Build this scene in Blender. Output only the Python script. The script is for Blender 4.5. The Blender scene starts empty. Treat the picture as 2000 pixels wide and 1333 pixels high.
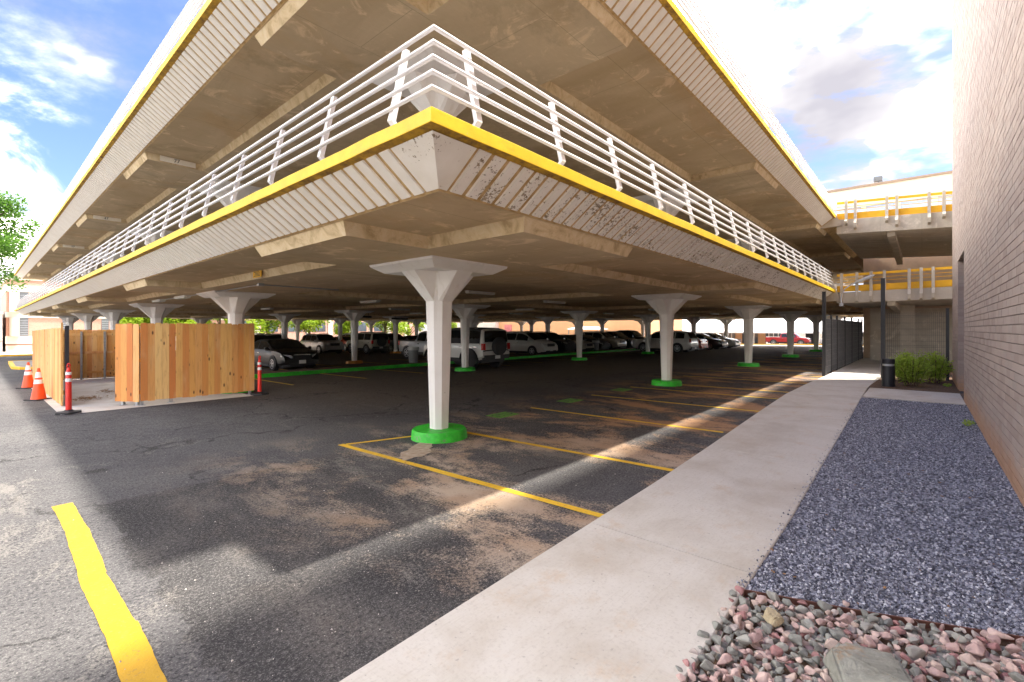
import bpy, bmesh, math, random
import numpy as np
from mathutils import Vector, Matrix

random.seed(7)
rng = np.random.default_rng(11)
SC = bpy.context.scene
COL = SC.collection
R = math.radians

# ---------------------------------------------------------------- camera
cam_d = bpy.data.cameras.new('camera')
cam = bpy.data.objects.new('camera', cam_d)
COL.objects.link(cam)
cam.location = (0, 0, 1.781)
cam.rotation_euler = (R(90), 0, R(41.156 - 90))
cam_d.sensor_width = 36
cam_d.lens = 916 / 2000 * 36
cam_d.shift_y = -23.5 / 2000
cam_d.clip_start = 0.05
cam_d.clip_end = 3000
SC.camera = cam

# ---------------------------------------------------------------- sky
SUN_DIR = Vector((0.21, -0.26, 1.0)).normalized()      # towards the sun
SUN_EL = math.asin(SUN_DIR.z)
world = bpy.data.worlds.new('World')
SC.world = world
world.use_nodes = True
wn, wl = world.node_tree.nodes, world.node_tree.links
wn.clear()
w_out = wn.new('ShaderNodeOutputWorld')
w_bg = wn.new('ShaderNodeBackground')
w_bg.inputs[1].default_value = 0.15
w_sky = wn.new('ShaderNodeTexSky')
w_sky.sky_type = 'NISHITA'
w_sky.sun_disc = False
w_sky.sun_elevation = SUN_EL
w_sky.sun_rotation = math.atan2(SUN_DIR.x, SUN_DIR.y)
w_tc = wn.new('ShaderNodeTexCoord')
w_sep = wn.new('ShaderNodeSeparateXYZ')
wl.new(w_tc.outputs['Generated'], w_sep.inputs[0])


def wmath(op, a, b=None):
    m = wn.new('ShaderNodeMath')
    m.operation = op
    for k, v in enumerate((a, b)):
        if v is None:
            continue
        if isinstance(v, (int, float)):
            m.inputs[k].default_value = v
        else:
            wl.new(v, m.inputs[k])
    return m.outputs[0]


# cloud sheet: project the view direction on a plane overhead
zc = wmath('ADD', wmath('MAXIMUM', w_sep.outputs[2], 0.0), 0.16)
cx_ = wmath('DIVIDE', w_sep.outputs[0], zc)
cy_ = wmath('DIVIDE', w_sep.outputs[1], zc)
w_cmb = wn.new('ShaderNodeCombineXYZ')
wl.new(cx_, w_cmb.inputs[0])
wl.new(cy_, w_cmb.inputs[1])


def wnoise(scale, detail, rough, off, dist=0.0, sc=(1, 1, 1)):
    mp = wn.new('ShaderNodeMapping')
    mp.inputs['Location'].default_value = off
    mp.inputs['Scale'].default_value = sc
    wl.new(w_cmb.outputs[0], mp.inputs[0])
    t = wn.new('ShaderNodeTexNoise')
    t.inputs['Scale'].default_value = scale
    t.inputs['Detail'].default_value = detail
    t.inputs['Roughness'].default_value = rough
    t.inputs['Distortion'].default_value = dist
    wl.new(mp.outputs[0], t.inputs['Vector'])
    return t.outputs['Fac']


def wramp(fac, stops):
    r = wn.new('ShaderNodeValToRGB')
    els = r.color_ramp.elements
    while len(els) < len(stops):
        els.new(0.5)
    for e, (p, c) in zip(els, stops):
        e.position = p
        e.color = c if len(c) == 4 else (*c, 1)
    wl.new(fac, r.inputs[0])
    return r.outputs[0]


n_big = wnoise(1.15, 9, 0.62, (30.63, 6.38, 0.0), 0.35, (1.0, 0.7, 1))
n_shade = wnoise(0.9, 5, 0.55, (31.89, 5.55, 0.0), 0.2)
c_mask = wmath('POWER', wramp(n_big, [(0.40, (0, 0, 0)), (0.60, (1, 1, 1))]), 2.8)
c_col = wramp(n_shade, [(0.37, (0.88, 0.85, 0.94)), (0.445, (1.20, 1.16, 1.21)), (0.49, (5.2, 4.94, 4.5)), (0.57, (42.0, 38.6, 33.0))])
w_mix = wn.new('ShaderNodeMix')
w_mix.data_type = 'RGBA'
wl.new(c_mask, w_mix.inputs['Factor'])
w_blue = wn.new('ShaderNodeMix')
w_blue.data_type = 'RGBA'
w_blue.blend_type = 'MULTIPLY'
w_blue.inputs['Factor'].default_value = 1.0
w_blue.inputs['B'].default_value = (0.26, 0.28, 0.36, 1)
wl.new(w_sky.outputs[0], w_blue.inputs['A'])
wl.new(w_blue.outputs['Result'], w_mix.inputs['A'])
wl.new(c_col, w_mix.inputs['B'])
wl.new(w_mix.outputs['Result'], w_bg.inputs[0])
wl.new(w_bg.outputs[0], w_out.inputs[0])

# ---------------------------------------------------------------- sun, exposure
sun_d = bpy.data.lights.new('sun', 'SUN')
sun_d.energy = 2.0
sun_d.angle = R(2.2)
sun_d.color = (1.0, 0.94, 0.84)
sun = bpy.data.objects.new('sun', sun_d)
COL.objects.link(sun)
sun.location = (10, -12, 40)
sun.rotation_euler = SUN_DIR.to_track_quat('Z', 'Y').to_euler()

SC.view_settings.view_transform = 'Standard'
SC.view_settings.look = 'None'
SC.view_settings.gamma = 1
SC.view_settings.exposure = 2.5
SC.view_settings.use_curve_mapping = False
SC.render.engine = 'CYCLES'
SC.cycles.max_bounces = 10
SC.cycles.diffuse_bounces = 7
SC.cycles.glossy_bounces = 3
SC.cycles.transparent_max_bounces = 8
SC.cycles.sample_clamp_indirect = 12
SC.cycles.use_denoising = True


# ================================================================ helpers
def cl(v, a, b):
    return max(a, min(b, v))


def gz(x, y):
    """height of the lot: a gentle fall to the far left and beyond the garage"""
    z = -0.011 * cl(y - 9, 0, 60)
    z += 0.0045 * cl(x - 5, 0, 20) * cl((18 - y) / 10, 0, 1)
    z -= 0.027 * cl(x - 57, 0, 60)
    return z


class MB:
    """collects faces, then links them as ONE mesh object"""
    def __init__(self):
        self.v, self.f = [], []

    def add(self, vs, fs):
        o = len(self.v)
        self.v += [tuple(p) for p in vs]
        self.f += [tuple(o + i for i in f) for f in fs]
        return self

    def box(self, x0, x1, y0, y1, z0, z1):
        return self.add([(x0, y0, z0), (x1, y0, z0), (x1, y1, z0), (x0, y1, z0),
                         (x0, y0, z1), (x1, y0, z1), (x1, y1, z1), (x0, y1, z1)],
                        [(0, 3, 2, 1), (4, 5, 6, 7), (0, 1, 5, 4), (1, 2, 6, 5), (2, 3, 7, 6), (3, 0, 4, 7)])

    def quad(self, a, b, c, d):
        return self.add([a, b, c, d], [(0, 1, 2, 3)])

    def loft(self, rings, close=True, cap=True):
        n = len(rings[0])
        o = len(self.v)
        for r in rings:
            self.v += [tuple(p) for p in r]
        m = n if close else n - 1
        for k in range(len(rings) - 1):
            for i in range(m):
                j = (i + 1) % n
                self.f.append((o + k * n + i, o + k * n + j, o + (k + 1) * n + j, o + (k + 1) * n + i))
        if cap:
            self.f.append(tuple(o + i for i in reversed(range(n))))
            self.f.append(tuple(o + (len(rings) - 1) * n + i for i in range(n)))
        return self

    def lathe(self, prof, cx=0, cy=0, seg=16, cap=True):
        rings = [[(cx + r * math.cos(2 * math.pi * i / seg), cy + r * math.sin(2 * math.pi * i / seg), z)
                  for i in range(seg)] for r, z in prof]
        return self.loft(rings, True, cap)

    def bar(self, p, q, w, h=None, up=(0, 0, 1)):
        """rectangular bar from p to q"""
        h = w if h is None else h
        p, q = Vector(p), Vector(q)
        d = (q - p).normalized()
        u = Vector(up)
        if abs(d.dot(u)) > 0.98:
            u = Vector((1, 0, 0))
        s = d.cross(u).normalized()
        t = s.cross(d).normalized()
        a = [s * (w / 2) + t * (h / 2), s * (-w / 2) + t * (h / 2), s * (-w / 2) - t * (h / 2), s * (w / 2) - t * (h / 2)]
        return self.loft([[p + k for k in a], [q + k for k in a]])

    def tube(self, pts, r, seg=8):
        pts = [Vector(p) for p in pts]
        rings = []
        for i, p in enumerate(pts):
            d = (pts[min(i + 1, len(pts) - 1)] - pts[max(i - 1, 0)]).normalized()
            u = Vector((0, 0, 1)) if abs(d.z) < 0.95 else Vector((1, 0, 0))
            s = d.cross(u).normalized()
            t = s.cross(d).normalized()
            rr = r[i] if isinstance(r, (list, tuple)) else r
            rings.append([p + (s * math.cos(2 * math.pi * k / seg) + t * math.sin(2 * math.pi * k / seg)) * rr
                          for k in range(seg)])
        return self.loft(rings)

    def mesh(self, name, m=None, smooth=None):
        me = bpy.data.meshes.new(name)
        me.from_pydata([tuple(p) for p in self.v], [], self.f)
        if m:
            me.materials.append(m)
        if smooth is not None:
            me.polygons.foreach_set('use_smooth', [True] * len(me.polygons))
            me.set_sharp_from_angle(angle=R(smooth))
        me.update()
        return me

    def build(self, name, m=None, parent=None, smooth=None, fix=False):
        me = self.mesh(name, m, smooth)
        if fix:
            bm = bmesh.new()
            bm.from_mesh(me)
            bmesh.ops.recalc_face_normals(bm, faces=bm.faces)
            bm.to_mesh(me)
            bm.free()
        return link(name, me, parent)


def link(name, me, parent=None, loc=None, rot=None):
    o = bpy.data.objects.new(name, me)
    COL.objects.link(o)
    if parent:
        o.parent = parent
    if loc is not None:
        o.location = loc
    if rot is not None:
        o.rotation_euler = rot
    return o


def tag(o, label, cat, group=None):
    o['label'] = label
    o['category'] = cat
    if group:
        o['group'] = group
    return o


def struct(o, kind='structure'):
    o['kind'] = kind
    return o


def thing(name, label, cat, loc=(0, 0, 0), rz=0, group=None):
    o = bpy.data.objects.new(name, None)
    COL.objects.link(o)
    o.location = loc
    o.rotation_euler = (0, 0, rz)
    o.empty_display_size = 0.2
    return tag(o, label, cat, group)


# ---------------------------------------------------------------- materials
class NT:
    def __init__(self, name):
        self.m = bpy.data.materials.new(name)
        self.m.use_nodes = True
        self.n, self.l = self.m.node_tree.nodes, self.m.node_tree.links
        self.b = self.n['Principled BSDF']
        self._pos = None

    def set(self, k, v):
        i = self.b.inputs[k]
        if isinstance(v, (int, float)):
            i.default_value = v
        elif isinstance(v, tuple):
            i.default_value = v if len(v) == 4 else (*v, 1)
        else:
            self.l.new(v, i)
        return self

    def pos(self, sc=(1, 1, 1), rot=(0, 0, 0), off=(0, 0, 0), obj=False):
        if obj:
            src = self.n.new('ShaderNodeTexCoord').outputs['Object']
        else:
            src = self.n.new('ShaderNodeNewGeometry').outputs['Position']
        mp = self.n.new('ShaderNodeMapping')
        mp.inputs['Scale'].default_value = sc
        mp.inputs['Rotation'].default_value = rot
        mp.inputs['Location'].default_value = off
        self.l.new(src, mp.inputs[0])
        return mp.outputs[0]

    def noise(self, vec, scale, detail=4, rough=0.55, dist=0.0):
        t = self.n.new('ShaderNodeTexNoise')
        t.inputs['Scale'].default_value = scale
        t.inputs['Detail'].default_value = detail
        t.inputs['Roughness'].default_value = rough
        t.inputs['Distortion'].default_value = dist
        self.l.new(vec, t.inputs['Vector'])
        return t.outputs['Fac']

    def voro(self, vec, scale, feat='F1', out='Distance', rnd=1.0):
        t = self.n.new('ShaderNodeTexVoronoi')
        t.feature = feat
        t.inputs['Scale'].default_value = scale
        t.inputs['Randomness'].default_value = rnd
        self.l.new(vec, t.inputs['Vector'])
        return t.outputs[out]

    def ramp(self, fac, stops, mode='LINEAR'):
        r = self.n.new('ShaderNodeValToRGB')
        r.color_ramp.interpolation = mode
        els = r.color_ramp.elements
        while len(els) < len(stops):
            els.new(0.5)
        for e, (p, c) in zip(els, stops):
            e.position = p
            if isinstance(c, (int, float)):
                c = (c, c, c)
            e.color = (*c[:3], 1)
        self.l.new(fac, r.inputs[0])
        return r.outputs[0]

    def mix(self, fac, a, b, mode='MIX'):
        m = self.n.new('ShaderNodeMix')
        m.data_type = 'RGBA'
        m.blend_type = mode
        for key, v in (('Factor', fac), ('A', a), ('B', b)):
            i = m.inputs[key] if key == 'Factor' else [x for x in m.inputs if x.name == key and x.type == 'RGBA'][0]
            if key == 'Factor':
                i = m.inputs[0]
            if isinstance(v, (int, float)):
                i.default_value = v
            elif isinstance(v, tuple):
                i.default_value = v if len(v) == 4 else (*v, 1)
            else:
                self.l.new(v, i)
        return m.outputs['Result'] if False else [x for x in m.outputs if x.type == 'RGBA'][0]

    def math(self, op, a, b=None, c=None):
        m = self.n.new('ShaderNodeMath')
        m.operation = op
        for k, v in enumerate((a, b, c)):
            if v is None:
                continue
            if isinstance(v, (int, float)):
                m.inputs[k].default_value = v
            else:
                self.l.new(v, m.inputs[k])
        return m.outputs[0]

    def smooth(self, v, a, b):
        m = self.n.new('ShaderNodeMapRange')
        m.interpolation_type = 'SMOOTHSTEP'
        m.inputs['From Min'].default_value = a
        m.inputs['From Max'].default_value = b
        self.l.new(v, m.inputs['Value'])
        return m.outputs[0]

    def xyz(self, vec=None):
        s = self.n.new('ShaderNodeSeparateXYZ')
        if vec is None:
            vec = self.n.new('ShaderNodeNewGeometry').outputs['Position']
        self.l.new(vec, s.inputs[0])
        return s.outputs

    def rand(self):
        return self.n.new('ShaderNodeObjectInfo').outputs['Random']

    def island(self):
        return self.n.new('ShaderNodeNewGeometry').outputs['Random Per Island']

    def bump(self, h, strength=0.3, dist=0.01):
        b = self.n.new('ShaderNodeBump')
        b.inputs['Strength'].default_value = strength
        b.inputs['Distance'].default_value = dist
        self.l.new(h, b.inputs['Height'])
        self.l.new(b.outputs[0], self.b.inputs['Normal'])
        return self


def plain(name, col, rough=0.5, metal=0.0, var=0.08, scale=6.0, bump=0.0, coat=0.0):
    t = NT(name)
    n = t.noise(t.pos(), scale, 5)
    hi = tuple(min(1, c * (1 + var)) for c in col)
    lo = tuple(c * (1 - var) for c in col)
    t.set('Base Color', t.ramp(n, [(0.3, lo), (0.7, hi)])).set('Roughness', rough).set('Metallic', metal)
    if coat:
        t.set('Coat Weight', coat).set('Coat Roughness', 0.05)
    if bump:
        t.bump(t.noise(t.pos(), scale * 8, 3), bump, 0.01)
    return t.m


M = {}


def make_materials():
    # --- asphalt: worn aggregate, a darker re-laid area with a ragged edge, sand and dust
    t = NT('asphalt')
    p = t.pos()
    x, y, z = t.xyz()
    fine = t.noise(p, 95, 3, 0.75)
    fine2 = t.noise(p, 38, 4, 0.75)
    mid = t.noise(p, 5, 6, 0.65)
    base = t.ramp(mid, [(0.3, (0.07, 0.068, 0.072)), (0.7, (0.115, 0.112, 0.115))])
    big = t.noise(p, 0.4, 6, 0.65, 0.6)
    base = t.mix(t.smooth(big, 0.40, 0.62), base, (0.125, 0.121, 0.121))
    # dark re-laid area
    wob = t.math('MULTIPLY', t.math('SUBTRACT', t.noise(p, 3.2, 7, 0.72), 0.5), 0.42)
    wob2 = t.math('MULTIPLY', t.math('SUBTRACT', t.noise(t.pos(off=(7, 1, 0)), 1.4, 7, 0.7), 0.5), 1.5)
    px = t.math('ADD', x, wob)
    py = t.math('ADD', y, t.math('MULTIPLY', wob, 0.8))
    rel = t.math('MULTIPLY', t.smooth(px, 0.80, 0.84), t.smooth(py, 6.34, 6.24))
    rel = t.math('MULTIPLY', rel, t.smooth(t.math('ADD', x, wob2), 4.2, 2.6))
    dk = t.ramp(t.noise(t.pos((1, 0.6, 1), (0, 0, 0.3)), 1.6, 8, 0.68, 0.5), [(0.3, (0.035, 0.034, 0.036)), (0.5, (0.062, 0.059, 0.059)), (0.72, (0.14, 0.128, 0.118))])
    base = t.mix(t.math('MULTIPLY', rel, 0.9), base, dk)
    # the deep bays are painted lighter and browner to lift their shade
    deep = t.math('MULTIPLY', t.smooth(y, 6.5, 11), t.smooth(x, 3.0, 7.5))
    base = t.mix(t.math('MULTIPLY', deep, 0.7), base, (0.19, 0.145, 0.10))
    # oil drips
    ov = t.voro(t.pos((1, 1, 0.01)), 0.75, 'F1', 'Distance')
    ol = t.math('ADD', ov, t.math('MULTIPLY', t.noise(p, 7, 5, 0.7), 0.16))
    base = t.mix(t.math('MULTIPLY', t.math('MULTIPLY', t.smooth(ol, 0.22, 0.12), t.smooth(t.noise(p, 0.35, 3), 0.46, 0.6)), 0.7), base, (0.03, 0.027, 0.024))
    # hairline cracks
    cp = t.n.new('ShaderNodeVectorMath')
    cn = t.n.new('ShaderNodeTexNoise')
    cn.inputs['Scale'].default_value = 1.3
    cn.inputs['Detail'].default_value = 5
    t.l.new(p, cn.inputs['Vector'])
    cs = t.n.new('ShaderNodeVectorMath')
    cs.operation = 'SCALE'
    cs.inputs['Scale'].default_value = 0.9
    t.l.new(cn.outputs['Color'], cs.inputs[0])
    t.l.new(p, cp.inputs[0])
    t.l.new(cs.outputs[0], cp.inputs[1])
    ck = t.voro(cp.outputs[0], 0.42, 'DISTANCE_TO_EDGE')
    crack = t.math('MULTIPLY', t.smooth(ck, 0.011, 0.003), t.smooth(t.noise(p, 0.5, 3), 0.42, 0.56))
    base = t.mix(t.math('MULTIPLY', crack, 0.75), base, (0.025, 0.024, 0.024))
    # aggregate speckle
    coarse = t.noise(t.pos(off=(3, 9, 0)), 17, 5, 0.8)
    base = t.mix(t.math('MULTIPLY', t.smooth(fine, 0.52, 0.66), 0.55), base, (0.34, 0.33, 0.32))
    base = t.mix(t.math('MULTIPLY', t.smooth(fine2, 0.54, 0.66), 0.45), base, (0.27, 0.26, 0.25))
    base = t.mix(t.math('MULTIPLY', t.smooth(fine2, 0.49, 0.36), 0.75), base, (0.028, 0.028, 0.03))
    base = t.mix(t.math('MULTIPLY', t.smooth(coarse, 0.48, 0.34), 0.5), base, (0.035, 0.035, 0.037))
    # reddish sand in the stalls by the sidewalk, broken up by the stone texture
    stall = t.math('MULTIPLY', t.math('MULTIPLY', t.smooth(x, 1.0, 3.4), t.smooth(y, 8.4, 5.4)), t.smooth(x, 50, 30))
    sand_n = t.noise(t.pos((1.0, 0.6, 1), (0, 0, 0.6)), 0.85, 9, 0.70, 0.25)
    sand_f = t.math('ADD', sand_n, t.math('ADD', t.math('MULTIPLY', t.math('SUBTRACT', fine2, 0.5), 0.30), t.math('MULTIPLY', t.math('SUBTRACT', fine, 0.5), 0.22)))
    sand = t.math('MULTIPLY', t.smooth(sand_f, 0.475, 0.60), stall)
    base = t.mix(t.math('MULTIPLY', sand, 0.8), base, t.mix(t.smooth(x, 4.5, 9.0), t.ramp(t.noise(p, 1.4, 4), [(0.36, (0.50, 0.35, 0.235)), (0.62, (0.58, 0.47, 0.37))]), (0.50, 0.29, 0.16)))
    # pale dust drifts near the front
    du = t.math('ADD', t.noise(t.pos((1, 0.5, 1), (0, 0, 0.9), (4.6, 2, 0)), 0.75, 9, 0.72, 0.8), t.math('ADD', t.math('MULTIPLY', t.math('SUBTRACT', fine2, 0.5), 0.32), t.math('MULTIPLY', t.math('SUBTRACT', fine, 0.5), 0.24)))
    near = t.math('MULTIPLY', t.smooth(x, 10, 4), t.smooth(y, 15, 8))
    base = t.mix(t.math('MULTIPLY', t.math('MULTIPLY', t.smooth(du, 0.565, 0.65), near), 0.55), base, (0.27, 0.25, 0.225))
    t.set('Base Color', base).set('Roughness', 0.97).set('Specular IOR Level', 0.08)
    t.bump(t.math('ADD', t.math('MULTIPLY', fine, 0.6), t.math('ADD', fine2, t.math('MULTIPLY', rel, -0.6))), 0.6, 0.014)
    M['asphalt'] = t.m

    t = NT('asphalt_patch')
    p = t.pos()
    t.set('Base Color', t.ramp(t.noise(p, 20, 5), [(0.3, (0.05, 0.048, 0.048)), (0.7, (0.09, 0.085, 0.08))])).set('Roughness', 0.9)
    M['asphalt_patch'] = t.m

    t = NT('sand')
    p = t.pos()
    t.set('Base Color', t.ramp(t.noise(p, 12, 5), [(0.3, (0.36, 0.26, 0.18)), (0.7, (0.55, 0.46, 0.36))])).set('Roughness', 0.95)
    t.bump(t.noise(p, 90, 3), 0.4, 0.008)
    M['sand'] = t.m

    # --- sidewalk
    t = NT('sidewalk')
    p = t.pos()
    b = t.ramp(t.noise(p, 1.3, 7, 0.65, 0.3), [(0.28, (0.50, 0.45, 0.385)), (0.5, (0.61, 0.575, 0.52)), (0.75, (0.67, 0.64, 0.595))])
    b = t.mix(t.math('MULTIPLY', t.smooth(t.noise(t.pos((1, 1, 1), off=(9, 3, 0)), 2.3, 6, 0.7), 0.54, 0.72), 0.5), b, (0.54, 0.39, 0.25))
    b = t.mix(t.math('MULTIPLY', t.smooth(t.noise(p, 28, 3), 0.68, 0.74), 0.5), b, (0.26, 0.24, 0.22))
    b = t.mix(t.math('MULTIPLY', t.smooth(t.noise(p, 45, 4, 0.75), 0.5, 0.66), 0.28), b, (0.36, 0.32, 0.28))
    b = t.mix(t.math('MULTIPLY', t.smooth(t.noise(t.pos((1, 14, 1), (0, 0, 0.35)), 3.2, 5, 0.7), 0.52, 0.68), 0.22), b, (0.44, 0.38, 0.31))
    b = t.mix(t.math('MULTIPLY', t.smooth(t.noise(t.pos(off=(1, 6, 0)), 0.8, 8, 0.72), 0.5, 0.68), 0.30), b, (0.46, 0.38, 0.29))
    t.set('Base Color', b).set('Roughness', 0.9)
    t.bump(t.noise(t.pos((90, 4, 4)), 1.2, 3), 0.28, 0.004)
    M['sidewalk'] = t.m

    # --- deck concrete
    def conc(name, lo, hi, stain, sc=0.8):
        t = NT(name)
        p = t.pos()
        a = t.noise(t.pos((1, 0.35, 1)), sc, 7, 0.62, 0.6)
        b = t.ramp(a, [(0.28, lo), (0.72, hi)])
        b = t.mix(t.math('MULTIPLY', t.smooth(t.noise(t.pos((0.6, 1, 1), off=(5, 2, 1)), 0.5, 6, 0.66, 0.8), 0.50, 0.68), 0.55), b, stain)
        b = t.mix(t.math('MULTIPLY', t.noise(t.pos((3, 14, 3)), 2.2, 5, 0.7), 0.25), b, tuple(c * 0.6 for c in lo))
        # blotches of lime and damp
        b = t.mix(t.math('MULTIPLY', t.smooth(t.noise(t.pos(off=(2, 8, 3)), 1.7, 8, 0.72, 1.0), 0.54, 0.66), 0.5), b, tuple(min(1, c * 1.35) for c in hi))
        b = t.mix(t.math('MULTIPLY', t.smooth(t.noise(t.pos(off=(12, 5, 3)), 0.33, 7, 0.7, 1.2), 0.50, 0.62), 0.32), b, tuple(c * 0.55 for c in lo))
        # joints of the form sheets
        bk = t.n.new('ShaderNodeTexBrick')
        bk.inputs['Scale'].default_value = 1.0
        bk.inputs['Brick Width'].default_value = 2.44
        bk.inputs['Row Height'].default_value = 1.22
        bk.inputs['Mortar Size'].default_value = 0.006
        bk.inputs['Mortar Smooth'].default_value = 0.4
        t.l.new(p, bk.inputs['Vector'])
        b = t.mix(t.math('MULTIPLY', bk.outputs['Fac'], 0.45), b, tuple(c * 0.5 for c in lo))
        t.set('Base Color', b).set('Roughness', 0.92).set('Specular IOR Level', 0.2)
        t.bump(t.noise(p, 14, 5, 0.65), 0.25, 0.01)
        M[name] = t.m
    conc('soffit', (0.50, 0.365, 0.205), (0.72, 0.565, 0.36), (0.60, 0.395, 0.20))
    conc('band', (0.52, 0.395, 0.24), (0.72, 0.58, 0.385), (0.61, 0.43, 0.23))
    conc('concrete_raw', (0.50, 0.45, 0.37), (0.66, 0.61, 0.53), (0.46, 0.38, 0.28), 1.4)
    conc('floor_deck', (0.30, 0.29, 0.27), (0.42, 0.40, 0.37), (0.30, 0.27, 0.23), 1.0)

    # --- rough-formed vertical faces of the drop bands
    t = NT('band_face')
    p = t.pos()
    b = t.ramp(t.noise(p, 3.0, 8, 0.7, 1.2), [(0.33, (0.44, 0.31, 0.16)), (0.5, (0.66, 0.51, 0.30)), (0.7, (0.74, 0.61, 0.41))])
    t.set('Base Color', b).set('Roughness', 0.95)
    t.bump(t.noise(t.pos((8, 8, 30)), 3, 4), 0.5, 0.02)
    M['band_face'] = t.m

    # --- fascia paint, flaking
    t = NT('fascia_paint')
    p = t.pos()
    x, y, z = t.xyz()
    b = t.ramp(t.noise(p, 4, 4), [(0.3, (0.80, 0.74, 0.64)), (0.7, (0.88, 0.83, 0.75))])
    fl = t.math('ADD', t.noise(t.pos((1, 1, 1)), 26, 5, 0.72), t.math('MULTIPLY', t.noise(p, 2.1, 4, 0.6), 0.55))
    side = t.math('MULTIPLY', t.smooth(y, 3.6, 3.0), t.smooth(z, 4.6, 4.0))
    th = t.math('SUBTRACT', 1.03, t.math('MULTIPLY', side, 0.165))
    flm = t.smooth(t.math('SUBTRACT', fl, th), 0.0, 0.012)
    b = t.mix(flm, b, t.ramp(t.noise(p, 30, 3), [(0.3, (0.20, 0.155, 0.095)), (0.7, (0.44, 0.34, 0.22))]))
    t.set('Base Color', b).set('Roughness', 0.6)
    t.bump(t.math('MULTIPLY', flm, -1.0), 0.3, 0.003)
    M['fascia_paint'] = t.m

    t = NT('fascia_groove')
    p = t.pos()
    b = t.ramp(t.noise(p, 9, 5), [(0.32, (0.40, 0.25, 0.09)), (0.68, (0.66, 0.46, 0.22))])
    t.set('Base Color', b).set('Roughness', 0.85)
    M['fascia_groove'] = t.m

    M['white_paint'] = plain('white_paint', (0.86, 0.83, 0.80), 0.55, 0, 0.05, 2.2, 0.05)
    t = NT('white_paint')
    p = t.pos()
    b = t.ramp(t.noise(p, 2.0, 6, 0.65), [(0.3, (0.80, 0.765, 0.72)), (0.7, (0.88, 0.855, 0.83))])
    b = t.mix(t.math('MULTIPLY', t.smooth(t.noise(t.pos((7, 7, 0.5)), 1.2, 5, 0.6), 0.55, 0.72), 0.3), b, (0.60, 0.54, 0.46))
    b = t.mix(t.math('MULTIPLY', t.smooth(t.noise(p, 16, 5, 0.7), 0.68, 0.72), 0.7), b, (0.48, 0.43, 0.37))
    t.set('Base Color', b).set('Roughness', 0.55)
    t.bump(t.noise(p, 12, 5, 0.6), 0.12, 0.01)
    M['white_paint'] = t.m
    M['rail_paint'] = plain('rail_paint', (0.84, 0.82, 0.82), 0.35, 0, 0.03, 5)
    t = NT('yellow_paint')
    p = t.pos()
    b = t.ramp(t.noise(p, 3, 6, 0.65), [(0.3, (0.78, 0.48, 0.004)), (0.7, (0.93, 0.63, 0.008))])
    b = t.mix(t.math('MULTIPLY', t.smooth(t.noise(t.pos((2, 2, 9)), 1.1, 6, 0.7), 0.54, 0.70), 0.35), b, (0.50, 0.30, 0.03))
    b = t.mix(t.smooth(t.noise(p, 21, 6, 0.75), 0.675, 0.70), b, (0.42, 0.36, 0.27))
    t.set('Base Color', b).set('Roughness', 0.6)
    t.bump(t.noise(p, 18, 5, 0.65), 0.35, 0.012)
    M['yellow_paint'] = t.m
    t = NT('yellow_under')  # darker, browner yellow: shade below the curb lip put into the colour
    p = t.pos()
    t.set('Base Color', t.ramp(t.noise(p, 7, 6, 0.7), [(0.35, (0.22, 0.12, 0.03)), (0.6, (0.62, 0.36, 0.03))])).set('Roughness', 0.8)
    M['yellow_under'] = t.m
    M['yellow_dull'] = plain('yellow_dull', (0.86, 0.47, 0.015), 0.6, 0, 0.12, 3)

    t = NT('line_paint')
    p = t.pos()
    wear = t.math('ADD', t.noise(p, 14, 6, 0.7), t.math('MULTIPLY', t.noise(p, 1.6, 4), 0.6))
    x, y, z = t.xyz()
    th = t.math('ADD', 0.93, t.math('MULTIPLY', t.smooth(x, 3, 0.9), 0.10))
    b = t.ramp(t.noise(p, 3, 4), [(0.3, (0.78, 0.45, 0.025)), (0.7, (0.90, 0.60, 0.04))])
    b = t.mix(t.smooth(x, 3.0, 1.0), b, (0.50, 0.285, 0.003))  # near stripe's colour darkened to offset the sunlight on it
    b = t.mix(t.math('MULTIPLY', t.smooth(t.math('SUBTRACT', wear, th), -0.04, 0.05), 0.7), b, (0.30, 0.20, 0.11))
    b = t.mix(t.math('MULTIPLY', t.smooth(t.noise(p, 42, 4, 0.75), 0.57, 0.66), 0.6), b, (0.16, 0.12, 0.07))
    b = t.mix(t.math('MULTIPLY', t.smooth(t.noise(p, 6, 5, 0.7), 0.50, 0.68), 0.35), b, (0.52, 0.30, 0.03))
    t.set('Base Color', b).set('Roughness', 0.75)
    t.bump(t.noise(p, 60, 4, 0.7), 0.5, 0.008)
    M['line_paint'] = t.m
    LP = t

    def ppaint(name, lo, hi, rough=0.5, sc=6):
        t = NT(name)
        p = t.pos()
        b = t.ramp(t.noise(p, sc, 5, 0.65), [(0.3, lo), (0.7, hi)])
        b = t.mix(t.math('MULTIPLY', t.smooth(t.noise(p, 9, 6, 0.75), 0.55, 0.66), 0.7), b, (0.20, 0.18, 0.14))
        t.set('Base Color', b).set('Roughness', rough)
        t.bump(t.noise(p, 20, 4), 0.25, 0.01)
        M[name] = t.m
    ppaint('green_paint', (0.02, 0.42, 0.02), (0.05, 0.70, 0.04))
    ppaint('orange_paint', (0.42, 0.16, 0.02), (0.62, 0.27, 0.03))
    ppaint('green_stencil', (0.10, 0.32, 0.04), (0.22, 0.50, 0.07), 0.8, 12)

    # --- brick
    t = NT('brick')
    p = t.pos()
    r = t.math('FRACT', t.math('ADD', t.island(), t.rand()))
    b = t.ramp(r, [(0.0, (0.40, 0.315, 0.285)), (0.35, (0.465, 0.375, 0.34)), (0.7, (0.50, 0.415, 0.38)), (1.0, (0.435, 0.365, 0.34))])
    b = t.mix(t.math('MULTIPLY', t.noise(p, 45, 4, 0.7), 0.35), b, (0.32, 0.26, 0.235))
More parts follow.
